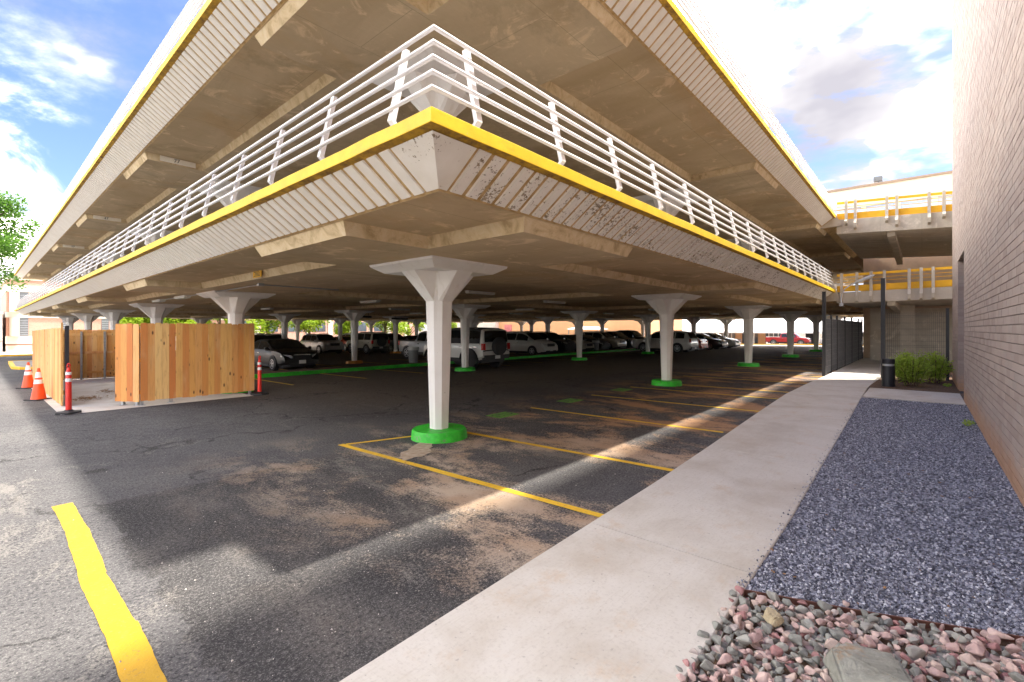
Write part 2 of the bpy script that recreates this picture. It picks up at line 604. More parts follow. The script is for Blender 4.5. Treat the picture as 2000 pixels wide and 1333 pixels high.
    b = t.mix(t.math('MULTIPLY', t.smooth(t.noise(t.pos((0.4, 1, 1.6)), 0.6, 5), 0.5, 0.75), 0.35), b, (0.52, 0.47, 0.45))
    x, y, z = t.xyz()
    spl = t.math('SUBTRACT', t.math('ADD', 0.52, t.math('MULTIPLY', t.noise(p, 1.4, 5), 0.5)), z)
    b = t.mix(t.math('MULTIPLY', t.smooth(spl, 0.2, 0.62), 0.7), b, (0.55, 0.30, 0.16))
    t.set('Base Color', b).set('Roughness', 0.85)
    t.bump(t.noise(t.pos((1, 1, 3)), 55, 3, 0.7), 0.4, 0.004)
    M['brick'] = t.m
    M['mortar'] = plain('mortar', (0.36, 0.31, 0.28), 0.95, 0, 0.2, 9)

    # --- gravel and stones
    t = NT('gravel_bed')
    p = t.pos()
    v = t.voro(p, 48, 'F1', 'Color')
    b = t.ramp(t.math('MULTIPLY', t.xyz(v)[0], 1.0), [(0.0, (0.03, 0.033, 0.05)), (0.5, (0.17, 0.18, 0.24)), (1.0, (0.52, 0.54, 0.64))])
    t.set('Base Color', b).set('Roughness', 0.8)
    t.bump(t.voro(p, 48), 1.0, 0.02)
    M['gravel_bed'] = t.m
    t = NT('gravel_chip')
    r = t.island()
    b = t.ramp(r, [(0.0, (0.06, 0.063, 0.082)), (0.4, (0.18, 0.188, 0.235)), (0.75, (0.37, 0.38, 0.45)), (1.0, (0.66, 0.67, 0.74))])
    t.set('Base Color', b).set('Roughness', 0.7)
    M['gravel_chip'] = t.m
    t = NT('stone')
    r = t.math('FRACT', t.math('ADD', t.island(), t.rand()))
    b = t.ramp(r, [(0.0, (0.20, 0.21, 0.19)), (0.16, (0.33, 0.33, 0.30)), (0.30, (0.50, 0.33, 0.305)), (0.46, (0.60, 0.43, 0.39)),
                   (0.58, (0.24, 0.25, 0.225)), (0.70, (0.36, 0.15, 0.15)), (0.78, (0.46, 0.39, 0.37)), (0.90, (0.56, 0.42, 0.36)), (0.97, (0.17, 0.19, 0.18))], 'CONSTANT')
    p = t.pos()
    b = t.mix(t.math('MULTIPLY', t.noise(p, 60, 5, 0.7), 0.5), b, t.mix(0.5, b, (0.62, 0.58, 0.54)))
    b = t.mix(t.math('MULTIPLY', t.smooth(t.noise(p, 25, 4), 0.5, 0.7), 0.35), b, (0.12, 0.10, 0.09))
    t.set('Base Color', b).set('Roughness', 0.85)
    t.bump(t.noise(p, 90, 4, 0.7), 0.4, 0.006)
    M['stone'] = t.m
    t = NT('boulder')
    p = t.pos()
    b = t.ramp(t.noise(p, 5, 8, 0.68, 0.5), [(0.3, (0.17, 0.17, 0.145)), (0.5, (0.32, 0.32, 0.28)), (0.66, (0.42, 0.415, 0.375))])
    b = t.mix(t.math('MULTIPLY', t.smooth(t.noise(t.pos(off=(3, 3, 3)), 3.2, 5, 0.7), 0.55, 0.68), 0.8), b, (0.36, 0.20, 0.09))
    t.set('Base Color', b).set('Roughness', 0.9)
    t.bump(t.noise(p, 16, 8, 0.72), 0.8, 0.03)
    M['boulder'] = t.m
    M['tan_rock'] = plain('tan_rock', (0.48, 0.40, 0.26), 0.85, 0, 0.3, 14, 0.6)
    t = NT('soil')
    p = t.pos()
    t.set('Base Color', t.ramp(t.noise(p, 20, 6, 0.7), [(0.3, (0.07, 0.04, 0.025)), (0.7, (0.24, 0.15, 0.095))])).set('Roughness', 0.95)
    t.bump(t.noise(p, 40, 5, 0.75), 1.0, 0.03)
    M['soil'] = t.m
    M['edging'] = plain('edging', (0.17, 0.075, 0.055), 0.6, 0.2, 0.25, 20)

    # --- wood boards
    t = NT('cedar')
    po = t.pos((1, 1, 1), obj=True)
    r = t.rand()
    cm = t.n.new('ShaderNodeCombineXYZ')
    t.l.new(t.math('MULTIPLY', r, 37.0), cm.inputs[0])
    t.l.new(t.math('MULTIPLY', r, 91.0), cm.inputs[2])
    va = t.n.new('ShaderNodeVectorMath')
    t.l.new(po, va.inputs[0])
    t.l.new(cm.outputs[0], va.inputs[1])
    pv = va.outputs[0]

    def vmap(sc):
        mp = t.n.new('ShaderNodeMapping')
        mp.inputs['Scale'].default_value = sc
        t.l.new(pv, mp.inputs[0])
        return mp.outputs[0]
    b = t.ramp(r, [(0.0, (0.70, 0.34, 0.09)), (0.25, (0.78, 0.45, 0.15)), (0.45, (0.64, 0.25, 0.06)), (0.62, (0.84, 0.55, 0.22)), (0.8, (0.60, 0.19, 0.05)), (1.0, (0.74, 0.41, 0.12))])
    gr = t.noise(vmap((9, 9, 0.7)), 3.0, 6, 0.6, 0.8)
    b = t.mix(t.math('MULTIPLY', t.smooth(gr, 0.45, 0.72), 0.5), b, (0.44, 0.19, 0.06))
    b = t.mix(t.math('MULTIPLY', t.smooth(t.noise(vmap((2, 2, 0.5)), 1.5, 4), 0.5, 0.72), 0.45), b, (0.74, 0.52, 0.27))
    kn = t.voro(vmap((6.5, 6.5, 2.6)), 1.0)
    b = t.mix(t.smooth(kn, 0.17, 0.07), b, (0.13, 0.055, 0.022))
    t.set('Base Color', b).set('Roughness', 0.75)
    t.bump(gr, 0.15, 0.004)
    M['cedar'] = t.m
    M['galv'] = plain('galv', (0.42, 0.44, 0.47), 0.45, 0.7, 0.15, 12)

    M['black_coat'] = plain('black_coat', (0.022, 0.022, 0.028), 0.45, 0, 0.2, 5)
    M['wire'] = plain('wire', (0.10, 0.10, 0.11), 0.5, 0.1, 0.15, 4)
    M['orange_cone'] = plain('orange_cone', (0.86, 0.09, 0.015), 0.45, 0, 0.08, 6)
    M['red_post'] = plain('red_post', (0.78, 0.03, 0.02), 0.45, 0, 0.06, 6)
    M['reflective'] = plain('reflective', (0.80, 0.80, 0.82), 0.35, 0, 0.05, 20)
    M['rubber'] = plain('rubber', (0.028, 0.028, 0.03), 0.8, 0, 0.25, 14, 0.2)
    M['plastic_grey'] = plain('plastic_grey', (0.16, 0.17, 0.18), 0.5, 0, 0.1, 6)
    M['bag'] = plain('bag', (0.42, 0.43, 0.42), 0.4, 0, 0.2, 25, 0.5)
    M['sign_white'] = plain('sign_white', (0.88, 0.82, 0.70), 0.6, 0, 0.06, 8)
    M['ink'] = plain('ink', (0.012, 0.012, 0.012), 0.6, 0, 0.1, 8)
    M['fixture'] = plain('fixture', (0.62, 0.60, 0.55), 0.5, 0, 0.08, 8)
    M['pipe'] = plain('pipe', (0.36, 0.36, 0.36), 0.4, 0.4, 0.1, 8)
    M['lamp_grey'] = plain('lamp_grey', (0.55, 0.57, 0.60), 0.4, 0.2, 0.08, 6)

    # --- buildings
    M['cream'] = plain('cream', (0.68, 0.63, 0.54), 0.8, 0, 0.08, 1.2, 0.1)
    M['warm_white'] = plain('warm_white', (0.78, 0.74, 0.68), 0.8, 0, 0.05, 0.8)
    M['pale_stucco'] = plain('pale_stucco', (0.70, 0.58, 0.52), 0.85, 0, 0.05, 0.8)
    t = NT('pink_brick')
    x, y, z = t.xyz()
    cm = t.n.new('ShaderNodeCombineXYZ')
    t.l.new(t.math('ADD', x, y), cm.inputs[0])
    t.l.new(z, cm.inputs[1])
    bk = t.n.new('ShaderNodeTexBrick')
    bk.inputs['Color1'].default_value = (0.52, 0.27, 0.20, 1)
    bk.inputs['Color2'].default_value = (0.58, 0.33, 0.25, 1)
    bk.inputs['Mortar'].default_value = (0.56, 0.42, 0.34, 1)
    bk.inputs['Scale'].default_value = 4
    bk.inputs['Mortar Size'].default_value = 0.012
    t.l.new(cm.outputs[0], bk.inputs['Vector'])
    t.set('Base Color', bk.outputs[0]).set('Roughness', 0.85)
    M['pink_brick'] = t.m
    M['tan_brick'] = plain('tan_brick', (0.50, 0.38, 0.27), 0.85, 0, 0.1, 3)
    M['peach'] = plain('peach', (0.72, 0.40, 0.20), 0.85, 0, 0.07, 1.0)
    M['red_brick'] = plain('red_brick', (0.42, 0.13, 0.09), 0.85, 0, 0.2, 6)
    M['dark_door'] = plain('dark_door', (0.03, 0.03, 0.032), 0.5, 0, 0.2, 3)
    M['seam_roof'] = plain('seam_roof', (0.72, 0.70, 0.68), 0.45, 0.1, 0.05, 2)
    t = NT('window_glass')
    t.set('Base Color', t.ramp(t.noise(t.pos(), 1.5, 3), [(0.3, (0.04, 0.055, 0.07)), (0.7, (0.10, 0.13, 0.16))])).set('Roughness', 0.08).set('Specular IOR Level', 0.8)
    M['window_glass'] = t.m
    M['sky_glass'] = plain('sky_glass', (0.55, 0.62, 0.72), 0.12, 0.5, 0.08, 1)  # pale blue stands in for sky reflected in the panes
    M['louver'] = plain('louver', (0.20, 0.21, 0.23), 0.5, 0.2, 0.15, 6)

    # --- foliage
    def leaf(name, lo, hi, trans):
        t = NT(name)
        r = t.island()
        b = t.ramp(r, [(0.0, lo), (1.0, hi)])
        b = t.mix(t.math('MULTIPLY', t.noise(t.pos(), 0.9, 3), 0.4), b, tuple(c * 0.6 for c in lo))
        t.set('Base Color', b).set('Roughness', 0.55).set('Specular IOR Level', 0.3)
        out = t.n['Material Output']
        tr = t.n.new('ShaderNodeBsdfTranslucent')
        t.l.new(t.mix(0.5, b, trans), tr.inputs[0])
        mx = t.n.new('ShaderNodeMixShader')
        mx.inputs[0].default_value = 0.42
        t.l.new(t.b.outputs[0], mx.inputs[1])
        t.l.new(tr.outputs[0], mx.inputs[2])
        t.l.new(mx.outputs[0], out.inputs[0])
        M[name] = t.m
    leaf('leaf_bright', (0.20, 0.32, 0.02), (0.46, 0.56, 0.05), (0.5, 0.7, 0.05))
    leaf('leaf_green', (0.03, 0.085, 0.015), (0.12, 0.26, 0.04), (0.25, 0.5, 0.05))
    leaf('leaf_shrub', (0.30, 0.44, 0.04), (0.58, 0.70, 0.14), (0.4, 0.65, 0.1))
    M['bark'] = plain('bark', (0.13, 0.09, 0.06), 0.9, 0, 0.3, 12, 0.6)

    # --- cars
    def paint(name, col, metal=0.0, rough=0.3, coat=0.6):
        t = NT(name)
        t.set('Base Color', t.ramp(t.noise(t.pos(), 30, 2), [(0.3, tuple(c * 0.96 for c in col)), (0.7, col)]))
        t.set('Metallic', metal).set('Roughness', rough).set('Coat Weight', coat).set('Coat Roughness', 0.04)
        M[name] = t.m
    paint('car_black', (0.006, 0.006, 0.007), 0, 0.35, 0.06)
    paint('car_dark', (0.03, 0.032, 0.038), 0.3)
    paint('car_white', (0.66, 0.65, 0.62))
    paint('car_silver', (0.42, 0.43, 0.45), 0.6)
    paint('car_grey', (0.17, 0.17, 0.18), 0.5)
    paint('car_beige', (0.52, 0.48, 0.40), 0.2)
    paint('car_red', (0.30, 0.008, 0.01))
    paint('car_orange', (0.55, 0.08, 0.03))
    paint('car_maroon', (0.16, 0.012, 0.016), 0.2)
    t = NT('car_glass')
    t.set('Base Color', t.ramp(t.noise(t.pos(), 2, 2), [(0.3, (0.008, 0.010, 0.011)), (0.7, (0.02, 0.024, 0.026))])).set('Roughness', 0.03).set('Specular IOR Level', 0.7)
    M['car_glass'] = t.m
    M['chrome'] = plain('chrome', (0.62, 0.63, 0.65), 0.18, 0.95, 0.04, 8)
    M['alloy'] = plain('alloy', (0.50, 0.51, 0.53), 0.3, 0.8, 0.06, 8)
    M['lens_red'] = plain('lens_red', (0.50, 0.015, 0.015), 0.15, 0, 0.1, 20)
    M['lens_clear'] = plain('lens_clear', (0.62, 0.63, 0.64), 0.1, 0.3, 0.08, 20)
    M['plate'] = plain('plate', (0.60, 0.60, 0.58), 0.5, 0, 0.1, 30)
    M['trim_black'] = plain('trim_black', (0.02, 0.02, 0.022), 0.6, 0, 0.15, 10)


make_materials()


# ================================================================ the lot
def span(a, b, s):
    return list(np.arange(a, b + 1e-6, s))


def sheet(name, xs, ys, m, off=0.0, keep=None):
    mb = MB()
    for x in xs:
        for y in ys:
            mb.v.append((x, y, gz(x, y) + off))
    ny = len(ys)
    for i in range(len(xs) - 1):
        for j in range(ny - 1):
            if keep is None or keep((xs[i] + xs[i + 1]) / 2, (ys[j] + ys[j + 1]) / 2):
                mb.f.append((i * ny + j, (i + 1) * ny + j, (i + 1) * ny + j + 1, i * ny + j + 1))
    return mb.build(name, m)


lot = struct(sheet('ground', [-700, -300, -120, -50, -25, -12] + span(-6, 60, 1) + span(64, 120, 4) + [160, 260, 500, 900],
                   [-700, -300, -120, -50, -25, -12] + span(-6, 70, 1) + span(76, 110, 6) + [160, 260, 500, 900], M['asphalt']))
lot['label'] = 'worn grey asphalt parking lot with dust and sand'


def strip(name, pts, w, m, off=0.005, jag=0.003, parent=None, step=0.08):
    """painted line along a polyline with slightly ragged edges"""
    mb = MB()
    L, Rr = [], []
    for (x0, y0), (x1, y1) in zip(pts[:-1], pts[1:]):
        n = max(2, int(math.hypot(x1 - x0, y1 - y0) / step))
        dx, dy = x1 - x0, y1 - y0
        l = math.hypot(dx, dy)
        nx, ny = -dy / l, dx / l
        ph = [random.uniform(0, 6.28) for _ in range(8)]
        for k in range(n + 1):
            t = k / n
            q = t * l
            wa = sum(math.sin(q * f + p_) * g for f, p_, g in ((2.1, ph[0], 1.2), (6.3, ph[1], 0.6), (17, ph[2], 0.35), (41, ph[3], 0.25)))
            wb = sum(math.sin(q * f + p_) * g for f, p_, g in ((2.3, ph[4], 1.2), (7.1, ph[5], 0.6), (19, ph[6], 0.35), (37, ph[7], 0.25)))
            a = w / 2 + jag * wa
            b = w / 2 + jag * wb
            x, y = x0 + dx * t, y0 + dy * t
            L.append((x + nx * a, y + ny * a))
            Rr.append((x - nx * b, y - ny * b))
    for (a, b) in zip(L, Rr):
        mb.v.append((a[0], a[1], gz(*a) + off))
        mb.v.append((b[0], b[1], gz(*b) + off))
    for k in range(len(L) - 1):
        mb.f.append((2 * k + 1, 2 * k + 3, 2 * k + 2, 2 * k))
    return mb.build(name, m, parent)


# painted stall lines
strip('painted_line', [(0.575, 6.55), (0.59, 5.6), (0.555, 4.5), (0.57, 3.6), (0.55, 2.2), (0.56, 0.4)], 0.15, M['line_paint'], jag=0.0035, parent=lot, step=0.03)
strip('painted_line', [(3.70, 6.74), (3.92, 2.27)], 0.10, M['line_paint'], parent=lot)
strip('painted_line', [(3.76, 6.68), (4.75, 6.36)], 0.08, M['line_paint'], parent=lot)
strip('painted_line', [(5.54, 5.95), (5.76, 2.31)], 0.10, M['line_paint'], parent=lot)
for xa in (8.19, 10.76, 12.95, 14.45, 17.1, 19.75, 21.75, 23.5, 26.2, 28.9, 31.2, 32.8, 35.5):
    strip('painted_line', [(xa, 6.6), (xa + 0.2, 2.55 if xa < 20 else 2.75)], 0.10, M['line_paint'], parent=lot)
for xa in span(6.9, 34, 2.7):
    strip('painted_line', [(xa, 15.6), (xa + 0.05, 19.9)], 0.10, M['line_paint'], parent=lot)
    strip('painted_line', [(xa, 21.6), (xa + 0.05, 26.2)], 0.10, M['line_paint'], parent=lot)


def blob(name, cx, cy, rx, ry, rot, m, off, n=40, amp=0.3, parent=None):
    mb = MB()
    ph = [random.uniform(0, 6.28) for _ in range(6)]
    pts = []
    for k in range(n):
        a = 2 * math.pi * k / n
        r = 1 + amp * (0.5 * math.sin(2 * a + ph[0]) + 0.35 * math.sin(3 * a + ph[1]) + 0.3 * math.sin(5 * a + ph[2]) + 0.22 * math.sin(9 * a + ph[3]) + 0.15 * math.sin(14 * a + ph[4]))
        x, y = r * rx * math.cos(a), r * ry * math.sin(a)
        x, y = x * math.cos(rot) - y * math.sin(rot), x * math.sin(rot) + y * math.cos(rot)
        pts.append((cx + x, cy + y))
    mb.v = [(cx, cy, gz(cx, cy) + off)] + [(x, y, gz(x, y) + off) for x, y in pts]
    mb.f = [(0, 1 + k, 1 + (k + 1) % n) for k in range(n)]
    return mb.build(name, m, parent)


# sand spills
for (cx, cy, rx, ry, rot) in ((4.25, 5.55, 0.45, 0.2, 0.5),):
    blob('sand_spill', cx, cy, rx, ry, rot, M['sand'], 0.006, parent=lot)
# straw swept together on the pad
# loose chips on the asphalt
mb = MB()
for k in range(420):
    if k < 240:
        x, y = random.uniform(0.9, 3.4), random.uniform(2.4, 5.4)
    else:
        x, y = random.uniform(-0.6, 5.5), random.uniform(2.4, 9.5)
    r = random.choice((0.0025, 0.003, 0.004, 0.004, 0.007)) * random.uniform(0.7, 1.3)
    a = random.uniform(0, 6.28)
    z = gz(x, y) + 0.006
    mb.add([(x + r * math.cos(a), y + r * math.sin(a), z), (x + r * math.cos(a + 2.1), y + r * math.sin(a + 2.1), z),
            (x + r * math.cos(a + 4.2), y + r * math.sin(a + 4.2), z), (x, y, z + r)], [(0, 1, 3), (1, 2, 3), (2, 0, 3)])
ch = mb.build('stone_chips', plain('chip', (0.52, 0.48, 0.44), 0.9, 0, 0.4, 40), None)
ch['kind'] = 'stuff'
ch['label'] = 'pale loose stone chips scattered on the asphalt'
ch['category'] = 'stone chips'

# green stencils in the charging stalls
def text_mesh(name, s, size, m, parent, mw, ext=0.0):
    cu = bpy.data.curves.new(name, 'FONT')
    cu.body = s
    cu.size = size
    cu.align_x = 'CENTER'
    cu.align_y = 'CENTER'
    cu.extrude = ext
    tmp = bpy.data.objects.new(name + '_t', cu)
    COL.objects.link(tmp)
    dg = bpy.context.evaluated_depsgraph_get()
    me = bpy.data.meshes.new_from_object(tmp.evaluated_get(dg))
    bpy.data.objects.remove(tmp)
    me.materials.clear()
    me.materials.append(m)
    o = link(name, me, parent)
    o.matrix_local = mw
    return o


for x0 in (6.84, 9.3, 11.9):
    mb = MB()
    for (a, b, c, d) in ((0, .62, 0, .06), (0, .62, .36, .42), (0, .06, .06, .36), (.56, .62, .06, .36), (.06, .56, .06, .36)):
        k = 0.0045 if (a, c) != (.06, .06) else 0.0045
        mb.quad((x0 + a, 6.29 + c, gz(x0, 6.5) + k), (x0 + b, 6.29 + c, gz(x0, 6.5) + k), (x0 + b, 6.29 + d, gz(x0, 6.5) + k), (x0 + a, 6.29 + d, gz(x0, 6.5) + k))
    g = mb.build('stall_stencil', M['green_stencil'], lot)
    text_mesh('stencil_letters', 'STU', 0.30, M['asphalt_patch'], g, Matrix.Translation((x0 + 0.31, 6.5, gz(x0, 6.5) + 0.008)))

# ---------------------------------------------------------------- sidewalk
YL = [(-6, 2.05), (1.25, 2.15), (3.9, 2.25), (5.76, 2.30), (8.43, 2.44), (11.0, 2.56), (15.3, 2.74), (18.25, 2.62), (21, 2.58), (40, 2.5)]
YR = [(-6, 0.86), (2.37, 0.88), (5.3, 0.91), (6.73, 0.95), (10.94, 1.04), (16.6, 1.19), (20, 1.05), (40, 0.95)]


def ip(tab, x):
    return float(np.interp(x, [a for a, _ in tab], [b for _, b in tab]))


walk = bpy.data.objects.new('sidewalk', None)
COL.objects.link(walk)
struct(walk)
walk['label'] = 'pale concrete sidewalk of long slabs beside the gravel'
SW = 0.05
joints = [-6, -3.3, 0.15, 3.62, 7.05, 10.95, 14.0, 17.0, 20.2, 23.4, 26.6, 29.8, 33.0]
for a, b in zip(joints[:-1], joints[1:]):
    mb = MB()
    g = 0.006
    xs = [a + g] + [x for x in (5.0,) if a < x < b] + [b - g]
    rings = []
    for x in xs:
        yl, yr = ip(YL, x), ip(YR, x)
        zt = gz(x, 1.5) + SW
        rings.append([(x, yr, zt - 0.2), (x, yl, zt - 0.2), (x, yl, zt - 0.012), (x, yl - 0.012, zt), (x, yr + 0.008, zt), (x, yr, zt - 0.008)])
    mb.loft(rings)
    mb.build('paving_slab', M['sidewalk'], walk, fix=True)
mb = MB()
mb.loft([[(14.62, -0.74, -0.1), (16.85, -0.74, -0.1), (16.85, 1.12, -0.1), (14.62, 1.12, -0.1)],
         [(14.62, -0.74, 0.045 + SW), (16.85, -0.74, 0.052 + SW), (16.85, 1.12, 0.052 + SW), (14.62, 1.12, 0.045 + SW)]])
mb.build('paving_slab', M['sidewalk'], walk, fix=True)
# dark joint filler below the slabs
mb = MB()
mb.box(-6, 33, 1.25, 2.0, -0.05, 0.02)
mb.build('joint_filler', M['soil'], walk)

# ---------------------------------------------------------------- planting strip: gravel, stones, mulch
EDX = [(0.9, 3.36), (0.24, 3.60), (-0.43, 3.88), (-0.76, 4.02)]


def edge_x(y):
    return float(np.interp(-y, [-a for a, _ in EDX], [b for _, b in EDX]))


mb = MB()
ys = [-0.76, -0.4, 0, 0.4, 0.8, 1.2]
gx = span(3.4, 14.6, 0.4)
for i, x in enumerate(gx):
    for y in ys:
        yy = min(y, ip(YR, x) + 0.01)
        xx = max(x, edge_x(yy)) if i < 3 else x
        mb.v.append((xx, yy, gz(xx, yy) + 0.028))
for i in range(len(gx) - 1):
    for j in range(len(ys) - 1):
        n = len(ys)
        mb.f.append((i * n + j, (i + 1) * n + j, (i + 1) * n + j + 1, i * n + j + 1))
gb = mb.build('gravel_bed', M['gravel_bed'])
gb['kind'] = 'stuff'
gb['label'] = 'blue grey crushed gravel bed between the sidewalk and brick wall'
gb['category'] = 'gravel'


def chips(n, xf, size, name, m, parent, zoff):
    """thousands of small angular stones in one mesh"""
    V = np.zeros((n * 6, 3))
    F = []
    octa = np.array([(1, 0, 0), (-1, 0, 0), (0, 1, 0), (0, -1, 0), (0, 0, 1), (0, 0, -1)], float)
    fo = [(0, 2, 4), (2, 1, 4), (1, 3, 4), (3, 0, 4), (2, 0, 5), (1, 2, 5), (3, 1, 5), (0, 3, 5)]
    for k in range(n):
        x, y = xf()
        q, _ = np.linalg.qr(rng.normal(size=(3, 3)))
        p = (octa * (1 + rng.uniform(-0.35, 0.35, (6, 1)))) * (rng.uniform(0.6, 1.25, 3) * size * rng.choice((0.55, 0.75, 0.95, 1.2, 1.55)))
        p = p @ q
        V[k * 6:k * 6 + 6] = p + np.array([x, y, gz(x, y) + zoff + rng.uniform(-0.3, 0.9) * size])
        F += [tuple(k * 6 + i for i in f) for f in fo]
    me = bpy.data.meshes.new(name)
    me.from_pydata(V.tolist(), [], F)
    me.materials.append(m)
    return link(name, me, parent)


def gx_near():
    while True:
        x = 3.36 + 11.2 * rng.random() ** 2.1
        y = rng.uniform(-0.75, 1.05)
        if x > edge_x(y) + 0.015 and y < ip(YR, x) + 0.012:
            return x, y


o = chips(30000, gx_near, 0.0085, 'gravel_chips', M['gravel_chip'], gb, 0.03)
o['kind'] = 'stuff'

lt = MB()
for k in range(70):
    x, y = gx_near()
    if x > 8:
        continue
    z = gz(x, y) + 0.045
    a = random.uniform(0, 6.28)
    l = random.uniform(0.012, 0.028)
    u, v = Vector((math.cos(a), math.sin(a), random.uniform(-.2, .2))) * l, Vector((-math.sin(a), math.cos(a), random.uniform(-.3, .3))) * l * 0.5
    p0 = Vector((x, y, z))
    lt.add([p0 - u, p0 + v, p0 + u, p0 - v], [(0, 1, 2, 3)])
o = lt.build('fallen_leaves', plain('dead_leaf', (0.30, 0.17, 0.08), 0.8, 0, 0.5, 40), gb)
o['kind'] = 'stuff'

def gx_spill():
    x = 3.4 + 9 * rng.random() ** 1.6
    return x, ip(YR, x) + abs(rng.normal(0, 0.035)) + 0.004


o = chips(260, gx_spill, 0.006, 'spilled_chips', M['gravel_chip'], gb, SW + 0.003)
o['kind'] = 'stuff'

rb = sheet('stone_bed', span(-4, 4.1, 0.3), [-0.76, -0.3, 0.1, 0.5, 0.9], M['soil'], 0.012, lambda x, y: x < edge_x(y) + 0.1)
struct(rb)
rb['label'] = 'bed of pink and grey landscaping stones by the sidewalk'


def stone_mesh(seed, sx, sy, sz, npts=15, m=None):
    rr = random.Random(seed)
    bm = bmesh.new()
    for _ in range(npts):
        v = Vector((rr.gauss(0, 1), rr.gauss(0, 1), rr.gauss(0, 1))).normalized()
        bm.verts.new((v.x * sx * rr.uniform(0.82, 1.1), v.y * sy * rr.uniform(0.82, 1.1), v.z * sz * rr.uniform(0.82, 1.1)))
    r = bmesh.ops.convex_hull(bm, input=bm.verts)
    for g in [e for e in r['geom_interior'] if isinstance(e, bmesh.types.BMVert)]:
        bm.verts.remove(g)
    bmesh.ops.bevel(bm, geom=bm.edges, offset=sx * 0.07, segments=1, affect='EDGES')
    me = bpy.data.meshes.new('stone')
    bm.to_mesh(me)
    bm.free()
    me.materials.append(m or M['stone'])
    return me


stones = [stone_mesh(k, 0.046 * random.uniform(.85, 1.2), 0.034, 0.028, 11) for k in range(14)]
spots = []
tries = 0
while len(spots) < 800 and tries < 60000:
    tries += 1
    x, y = random.uniform(1.9, 4.0), random.uniform(-0.73, 0.93)
    if x > edge_x(y) - 0.03:
        continue
    if 2.64 < x < 3.06 and -0.0 < y < 0.34:
        continue
    s = random.choice((0.6, 0.75, 0.9, 1.05, 1.25))
    if any((x - a) ** 2 + (y - b) ** 2 < (0.058 * (s + c) / 2) ** 2 for a, b, c in spots):
        continue
    spots.append((x, y, s))
spots.sort(key=lambda q: q[0] ** 2 + q[1] ** 2)
rest = MB()
for k, (x, y, s) in enumerate(spots):
    me = random.choice(stones)
    z = 0.022 + 0.02 * s + random.uniform(0, 0.018)
    rot = (random.uniform(-.5, .5), random.uniform(-.5, .5), random.uniform(0, 6.28))
    seen = x * 0.7529 + y * 0.6581 > 2.25
    if seen and k < 420 and len([c for c in rb.children]) < 298:
        o = link('landscaping_stone', me, rb, (x, y, z), rot)
        o.scale = (s, s, s)
    else:
        T = Matrix.LocRotScale(Vector((x, y, z)), Matrix.Rotation(rot[2], 3, 'Z') @ Matrix.Rotation(rot[0], 3, 'X'), Vector((s, s, s)))
        rest.add([T @ v.co for v in me.vertices], [tuple(p.vertices) for p in me.polygons])
# second, lower layer so that no bare soil shows
for k in range(3400):
    x, y = random.uniform(0.6, 4.0), random.uniform(-0.74, 0.9)
    if x > edge_x(y) - 0.035:
        continue
    me = random.choice(stones)
    s = random.uniform(0.6, 1.0)
    T = Matrix.LocRotScale(Vector((x, y, 0.016)), Matrix.Rotation(random.uniform(0, 6.28), 3, 'Z') @ Matrix.Rotation(random.uniform(-1, 1), 3, 'X'), Vector((s, s, s)))
    rest.add([T @ v.co for v in me.vertices], [tuple(p.vertices) for p in me.polygons])
o = rest.build('landscaping_stones', M['stone'], rb)
o['kind'] = 'stuff'


def rock(name, loc, size, seed, m, rz, flat=0.0, pts=26):
    rr = random.Random(seed)
    bm = bmesh.new()
    for _ in range(pts):
        v = Vector((rr.uniform(-1, 1), rr.uniform(-1, 1), rr.uniform(-1, 1)))
        v = v / max(abs(v.x), abs(v.y), abs(v.z)) * rr.uniform(0.86, 1.0)
        bm.verts.new((v.x * size[0], v.y * size[1], v.z * size[2]))
    r = bmesh.ops.convex_hull(bm, input=bm.verts)
    for g in [e for e in r['geom_interior'] if isinstance(e, bmesh.types.BMVert)]:
        bm.verts.remove(g)
    bmesh.ops.bevel(bm, geom=bm.edges, offset=min(size) * 0.14, segments=2, affect='EDGES')
    bmesh.ops.triangulate(bm, faces=bm.faces)
    bmesh.ops.subdivide_edges(bm, edges=bm.edges, cuts=1, use_grid_fill=True)
    for v in bm.verts:
        v.co += Vector((rr.uniform(-1, 1), rr.uniform(-1, 1), rr.uniform(-1, 1))) * min(size) * 0.035
    me = bpy.data.meshes.new(name)
    bm.to_mesh(me)
    bm.free()
    me.materials.append(m)
    return link(name, me, None, loc, (0, 0, rz))


tag(rock('boulder', (2.84, 0.17, 0.07), (0.225, 0.18, 0.10), 5, M['boulder'], 0.5), 'large flat grey boulder with rusty lichen among the pink stones', 'boulder')
tag(rock('rock', (3.10, 0.67, 0.085), (0.062, 0.045, 0.035), 9, M['tan_rock'], 0.9), 'fist-sized yellow tan rock lying on the pink stones', 'rock')
tag(rock('rock', (3.62, 0.36, 0.05), (0.030, 0.020, 0.014), 12, M['stone'], 0.2), 'single pink stone stranded on the blue gravel', 'rock')

# steel edging between stones and gravel
mb = MB()
ep = [(edge_x(y), y) for y in np.linspace(0.89, -0.75, 14)]
for (a, b) in zip(ep[:-1], ep[1:]):
    mb.bar((a[0], a[1], 0.02), (b[0], b[1], 0.02), 0.010, 0.06)
tag(mb.build('steel_edging', M['edging']), 'low rust brown steel edging between stones and blue gravel', 'edging')

# mulch bed
md = struct(sheet('mulch_bed', span(16.86, 21.9, 0.5), [-0.76, -0.3, 0.2, 0.7, 1.16], M['soil'], 0.05, lambda x, y: y < ip(YR, x)))
md['label'] = 'brown mulch bed at the foot of the brick wall'

# ================================================================ brick building
bb = thing('brick_building', 'tall taupe brick building wall with a recessed doorway on the right', 'building', (10, -0.75, 0))
WT = 15.2
DX0, DX1, DZT = 15.45, 17.95, 3.72


